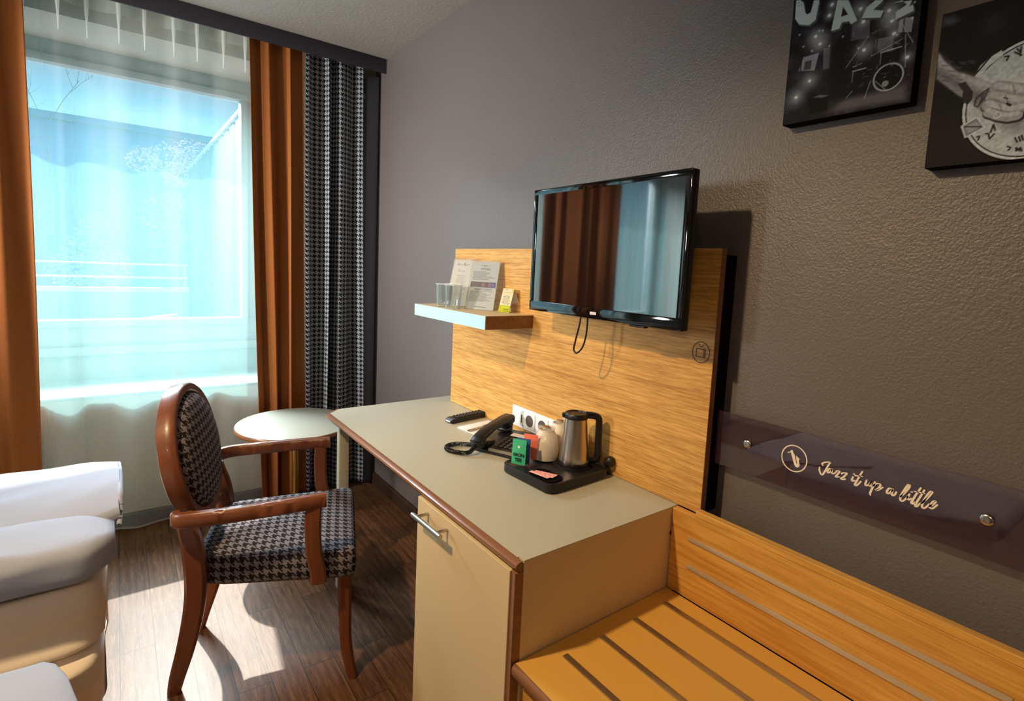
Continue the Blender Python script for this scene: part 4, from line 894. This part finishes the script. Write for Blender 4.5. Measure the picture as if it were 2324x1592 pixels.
P.poly(A['clamp'], (228, 228, 220)); P.line([A['clamp'][0], A['clamp'][2], A['clamp'][3]], .008, (30, 28, 30))
P.poly(A['badge'], (150, 144, 142)); P.line(A['badge']+A['badge'][:1], .009, (236, 236, 230)); P.poly(A['badgei'], (180, 174, 172)); P.line([A['badgei'][0], A['badgei'][2]], .008, (80, 76, 76))
P.poly(A['arm'], (176, 170, 164), 1, .01)
P.poly([(0, .60), (.08, .52), (.20, .40), (.28, .29), (.40, .225), (.45, .25), (.45, .30), (.33, .34), (.24, .42), (.10, .58), (0, .66)], (118, 112, 108), .75, .05)
P.poly([(0, .74), (.10, .605), (.24, .515), (.36, .43), (.30, .43), (.18, .50), (.07, .62), (0, .70)], (226, 220, 212), .7, .05)
for pts, w in (([(.30, .455), (.37, .425), (.43, .395), (.50, .40)], .072), ([(.285, .405), (.345, .37), (.41, .345), (.50, .36)], .068), ([(.27, .355), (.325, .32), (.385, .298), (.45, .31)], .062), ([(.275, .31), (.32, .28), (.365, .262), (.40, .265)], .05)):
    P.line([(x+.004, y-.008) for x, y in pts], w+.012, (52, 48, 48), .9); P.line(pts, w, (188, 182, 176)); P.line([(x, y+.012) for x, y in pts], w*.45, (222, 216, 208), .8)
    P.line([(pts[1][0]-.006, pts[1][1]+w*.45), (pts[1][0]+.01, pts[1][1]-w*.3)], .006, (130, 122, 118), .7)
P.line([(.352, .345), (.366, .332)], .012, (40, 38, 40)); P.line([(.335, .385), (.352, .375)], .006, (50, 48, 50)); P.circ((.315, .285), .016, (230, 228, 222), w=.008)
P.poly(A['tat'], (46, 44, 48), .9); P.line(A['wing']+A['wing'][:1], .006, (60, 58, 60)); 
for q in range(6): P.line([(A['wing'][1][0]-.012*q, A['wing'][1][1]-.014*q), (A['wing'][3][0]+.006*q, A['wing'][3][1]+.02*q)], .004, (70, 68, 70), .9)
for _ in range(14):
    x, y = random.uniform(.02, .16), random.uniform(.56, .70); P.line([(x, y), (x+.03, y-.015)], .005, (96, 90, 92), .8)
for k in ('s1', 's2', 's3', 's4', 't1', 't2', 't3', 'w1', 'w2', 'w3', 'w4', 'D', 'A'): P.line(A[k], .0075, (28, 26, 28))
P.noise(.10, 80)
canvas('black and white canvas picture of a tattooed hand resting on a drum', .367, .30, 1.566, .272, P)

# ------------------------------------------------------------------ outside
b = B(); b.box(-7, 4, 3.57, 8.0, -.20, -.08); struct(b.build('terrace_floor', 'terrace', smooth=0))
b = B(); b.box(-14, 14, 8.0, 30, -.6, -.4); struct(b.build('ground', 'terrace', smooth=0))
bl = thing('neighbour_building', 'blue shaded flat roofed building across the courtyard', 'building', (-1, 13, -.4))
b = B(); b.box(-9, 6, 12, 15, -.4, 3.45); b.build('facade', 'facade_blue', bl, 0, world=True)
b = B(); b.box(-9.1, 6.1, 11.85, 15.1, 3.45, 3.56); b.build('roof_edge', 'facade_trim', bl, 0, world=True)
for x0 in (-4.6, -1.95, .7):
    b = B(); b.box(x0, x0+1.4, 11.985, 11.999, 2.55, 2.75); b.box(x0+.05, x0+1.35, 11.95, 11.999, 1.3, 2.55); f = b.build('window', 'facade_trim', bl, 0, world=True)
    b = B(); b.box(x0+.12, x0+1.28, 11.94, 11.949, 1.38, 2.5); b.build('pane', 'window_dark', f, 0)
pw = thing('partition_wall', 'white ribbed metal partition wall running away at the right of the terrace', 'wall', (-.46, 5.7, -.08))
b = B(); prof = []
y = 3.60
while y < 7.75: prof += [(-.50, y), (-.50, y+.14), (-.485, y+.16), (-.485, y+.26), (-.50, y+.28)]; y += .28
prof += [(-.42, y), (-.42, 3.60)]
b.prism(prof, 2.44, lambda a, c, d: (a, c, d), -.08); b.build('ribbed_sheet', 'metal_sheet', pw, 0, world=True)
b = B(); b.box(-.52, -.41, 3.60, 7.80, 2.361, 2.385); b.build('top_rail', 'rail_white', pw, 0, world=True)
ba = thing('balustrade', 'white terrace balustrade with two thin rails above a low wall', 'railing', (-3, 7.75, -.08))
b = B(); b.box(-6, -.53, 7.70, 7.82, -.08, .86); b.build('low_wall', 'parapet', ba, 0, world=True)
b = B(); b.box(-6, -.53, 7.67, 7.85, .861, .91); b.build('wall_cap', 'rail_white', ba, 0, world=True)
for z in (1.03, 1.185):
    b = B(); b.tube([(-6, 7.76, z), (-.53, 7.76, z)], .011, 10); b.build('rail', 'rail_white', ba, world=True)
for x in (-5.5, -3.6, -2.1, -.56):
    b = B(); b.tube([(x, 7.775, .905), (x, 7.775, 1.2)], .012, 8); b.build('post', 'rail_white', ba, world=True)
ot = thing('terrace_table', 'round white outdoor table tilted on the terrace', 'table', (-1.28, 6.3, -.08))
b = B(); b.lathe([(.52, 0), (.53, .01), (.53, .03), (.51, .035)], n=56); b.lathe([(.49, .0352), (.49, .0353), (.001, .0354)], n=56); o = b.build('table_top', 'rail_white', ot); o.location = (0, 0, .70); o.rotation_euler = (R(-5), R(-9), 0)
b = B(); b.tube([(0, 0, .03), (0, 0, .74)], .03, 14); b.lathe([(.25, 0), (.25, .02), (.03, .04)], n=30); b.build('pedestal', 'parapet', ot)
def plant(name, label, cat, loc, blobs, mat, n, size, trunk=None, seed=1):
    t = thing(name, label, cat, loc); rd = random.Random(seed); b = B()
    for _ in range(n):
        cx, cy, cz, rr = rd.choice(blobs); p = Vector((rd.gauss(0, 1), rd.gauss(0, 1), rd.gauss(0, 1))).normalized()*rr*rd.uniform(.3, 1)**.5+Vector((cx, cy, cz))
        q = Vector((rd.gauss(0, 1), rd.gauss(0, 1), rd.gauss(0, 1))).normalized(); r = q.orthogonal().normalized(); s = size*rd.uniform(.6, 1.3)
        vs = [b.bm.verts.new(p+a*s*q+c*s*.6*r) for a, c in ((-1, 0), (0, 1), (1, 0), (0, -1))]; b.bm.faces.new(vs)
    b.build('foliage', mat, t, 0, fixn=False)
    b = B()
    for pth, r0 in trunk: b.tube(catmull(pth, 4), [r0*(1-.7*i/(4*(len(pth)-1))) for i in range(4*(len(pth)-1)+1)], 7)
    b.build('trunk', 'bark', t)
plant('blossom_tree', 'pink flowering tree in front of the blue building', 'tree', (-.62, 9.2, -.4), [(0, 0, 3.05, .28), (.3, 0, 3.15, .25), (-.3, 0, 3.0, .2), (.1, 0, 2.85, .2), (.45, 0, 2.9, .18)], 'blossom', 1500, .026, [([(0.1, 0, 0), (.05, 0, 1.2), (.1, 0, 2.2), (0, 0, 3.0)], .06), ([(.1, 0, 2.2), (.3, 0, 2.7), (.4, 0, 3.1)], .025), ([(.08, 0, 2.0), (-.2, 0, 2.6), (-.3, 0, 3.0)], .025)], 2)
plant('pale_tree', 'pale leafy tree below the pink blossom, behind the balustrade', 'tree', (-.73, 10.0, -.4), [(0, 0, 2.3, .3), (.15, 0, 1.95, .28), (-.1, 0, 1.75, .25), (.1, 0, 1.5, .25), (.2, 0, 2.5, .2)], 'leaf_pale', 1500, .028, [([(.05, 0, 0), (.05, 0, 1.2), (.1, 0, 2.3)], .05)], 4)
plant('shrub', 'pale green shrub behind the balustrade, left of the trees', 'shrub', (-1.5, 8.6, -.4), [(0, 0, 1.75, .28), (-.2, 0, 1.5, .25), (.22, 0, 1.5, .25), (0, 0, 1.2, .3), (.05, 0, 2.05, .16)], 'leaf_pale', 1500, .028, [([(0, 0, 0), (0, 0, .8), (.02, 0, 1.6)], .03)], 6)
tw = thing('bare_tree', 'bare thin twigs rising above the roof line at the left', 'tree', (-1.95, 8.4, -.4))
b = B(); rd = random.Random(5)
def twig(p, d, l, r, k):
    q = p+d*l; b.tube([p, p.lerp(q, .5)+Vector((rd.uniform(-.02, .02), 0, 0)), q], [r, r*.8, r*.6], 5)
    if k: 
        for _ in range(3): twig(p.lerp(q, rd.uniform(.5, 1)), (d+Vector((rd.uniform(-.7, .7), rd.uniform(-.2, .2), rd.uniform(-.2, .4)))).normalized(), l*.55, r*.55, k-1)
twig(Vector((0, 0, 0)), Vector((.02, 0, 1)), 2.2, .007, 0); twig(Vector((.04, 0, 2.2)), Vector((.08, 0, 1)), 1.1, .007, 3); twig(Vector((.02, 0, 2.0)), Vector((-.25, 0, 1)).normalized(), 1., .006, 3)
b.build('branches', 'bark', tw)

# ------------------------------------------------------------------ light
w = bpy.data.worlds.new('sky'); sc.world = w; w.use_nodes = True
t = NT(w); bg = t.n['Background']
tc = t.add('ShaderNodeTexCoord'); sp = t.add('ShaderNodeSeparateXYZ'); t.link(tc.outputs['Generated'], sp.inputs[0])
cl = t.add('ShaderNodeTexNoise', i_Scale=2.2, i_Detail=6.); mp = t.add('ShaderNodeMapping'); mp.inputs['Scale'].default_value = (1, 1, 2.5); t.link(tc.outputs['Generated'], mp.inputs[0]); t.link(mp.outputs[0], cl.inputs['Vector'])
sk = t.ramp(sp.outputs[2], [(0., (.62, .88, .95)), (.25, (.25, .66, .93)), (1., (.16, .45, .85))])
t.link(t.mix(t.ramp(cl.outputs[0], [(.5, (0, 0, 0)), (.75, (1, 1, 1))]), sk, (.85, .95, 1.)), bg.inputs[0])
bg.inputs[1].default_value = SKY
def light(name, ty, loc, e, c, **k):
    d = bpy.data.lights.new(name, ty); d.energy = e; d.color = c
    for a, v in k.items(): setattr(d, a, v)
    o = bpy.data.objects.new(name, d); col.objects.link(o); o.location = loc; return o
s = light('sun', 'SUN', (0, 6, 6), SUN, (1., .92, .79), angle=R(.6))
s.rotation_euler = Vector((-.10, -1, -1.04)).to_track_quat('-Z', 'Y').to_euler()
l = light('ceiling_lamp', 'SPOT', (-1.87, 1.15, 2.40), LAMP, (1., .70, .38), shadow_soft_size=.045, spot_size=R(106), spot_blend=.75)
l.rotation_euler = Vector((.42, -.22, -1)).to_track_quat('-Z', 'Y').to_euler()
light('warm_fill', 'AREA', (-2.9, -1.0, 2.35), WARM_FILL, (1., .74, .50), shape='DISK', size=.5)  # unseen warm fill added behind the camera for walls and bed side
a = light('daylight_fill', 'AREA', (-1.4, 5.0, 3.4), DAY, (.80, .92, 1.), shape='RECTANGLE', size=3.2, size_y=1.6)  # added area light outside, strengthening the skylight through the windows
a.rotation_euler = Vector((.15, -1, -.7)).to_track_quat('-Z', 'Y').to_euler()

b_ = light('side_fill', 'AREA', (-3.45, 2.2, 1.75), SIDE_FILL, (1., .95, .90), shape='DISK', size=.45, spread=R(62))  # added fill brightening the television wall, no lamp stands here
b_.rotation_euler = Vector((3.4, .35, -.25)).to_track_quat('-Z', 'Y').to_euler()

# ------------------------------------------------------------------ camera
cd = bpy.data.cameras.new('camera'); cam = bpy.data.objects.new('camera', cd); col.objects.link(cam); sc.camera = cam
cd.sensor_width = 36; cd.sensor_fit = 'HORIZONTAL'; cd.lens = 1210.0/2324*36; cd.shift_y = -65.65/2324; cd.clip_start = .02; cd.clip_end = 200
yw, pt, rl = R(36.6165), R(-5.78817), R(2.624)
fw = Vector((math.sin(yw)*math.cos(pt), math.cos(yw)*math.cos(pt), math.sin(pt))); rt = Vector((math.cos(yw), -math.sin(yw), 0)); up = rt.cross(fw)
r2 = math.cos(rl)*rt+math.sin(rl)*up; u2 = -math.sin(rl)*rt+math.cos(rl)*up
cam.matrix_world = Matrix(((r2.x, u2.x, -fw.x, -1.2389), (r2.y, u2.y, -fw.y, 0), (r2.z, u2.z, -fw.z, 1.35), (0, 0, 0, 1)))
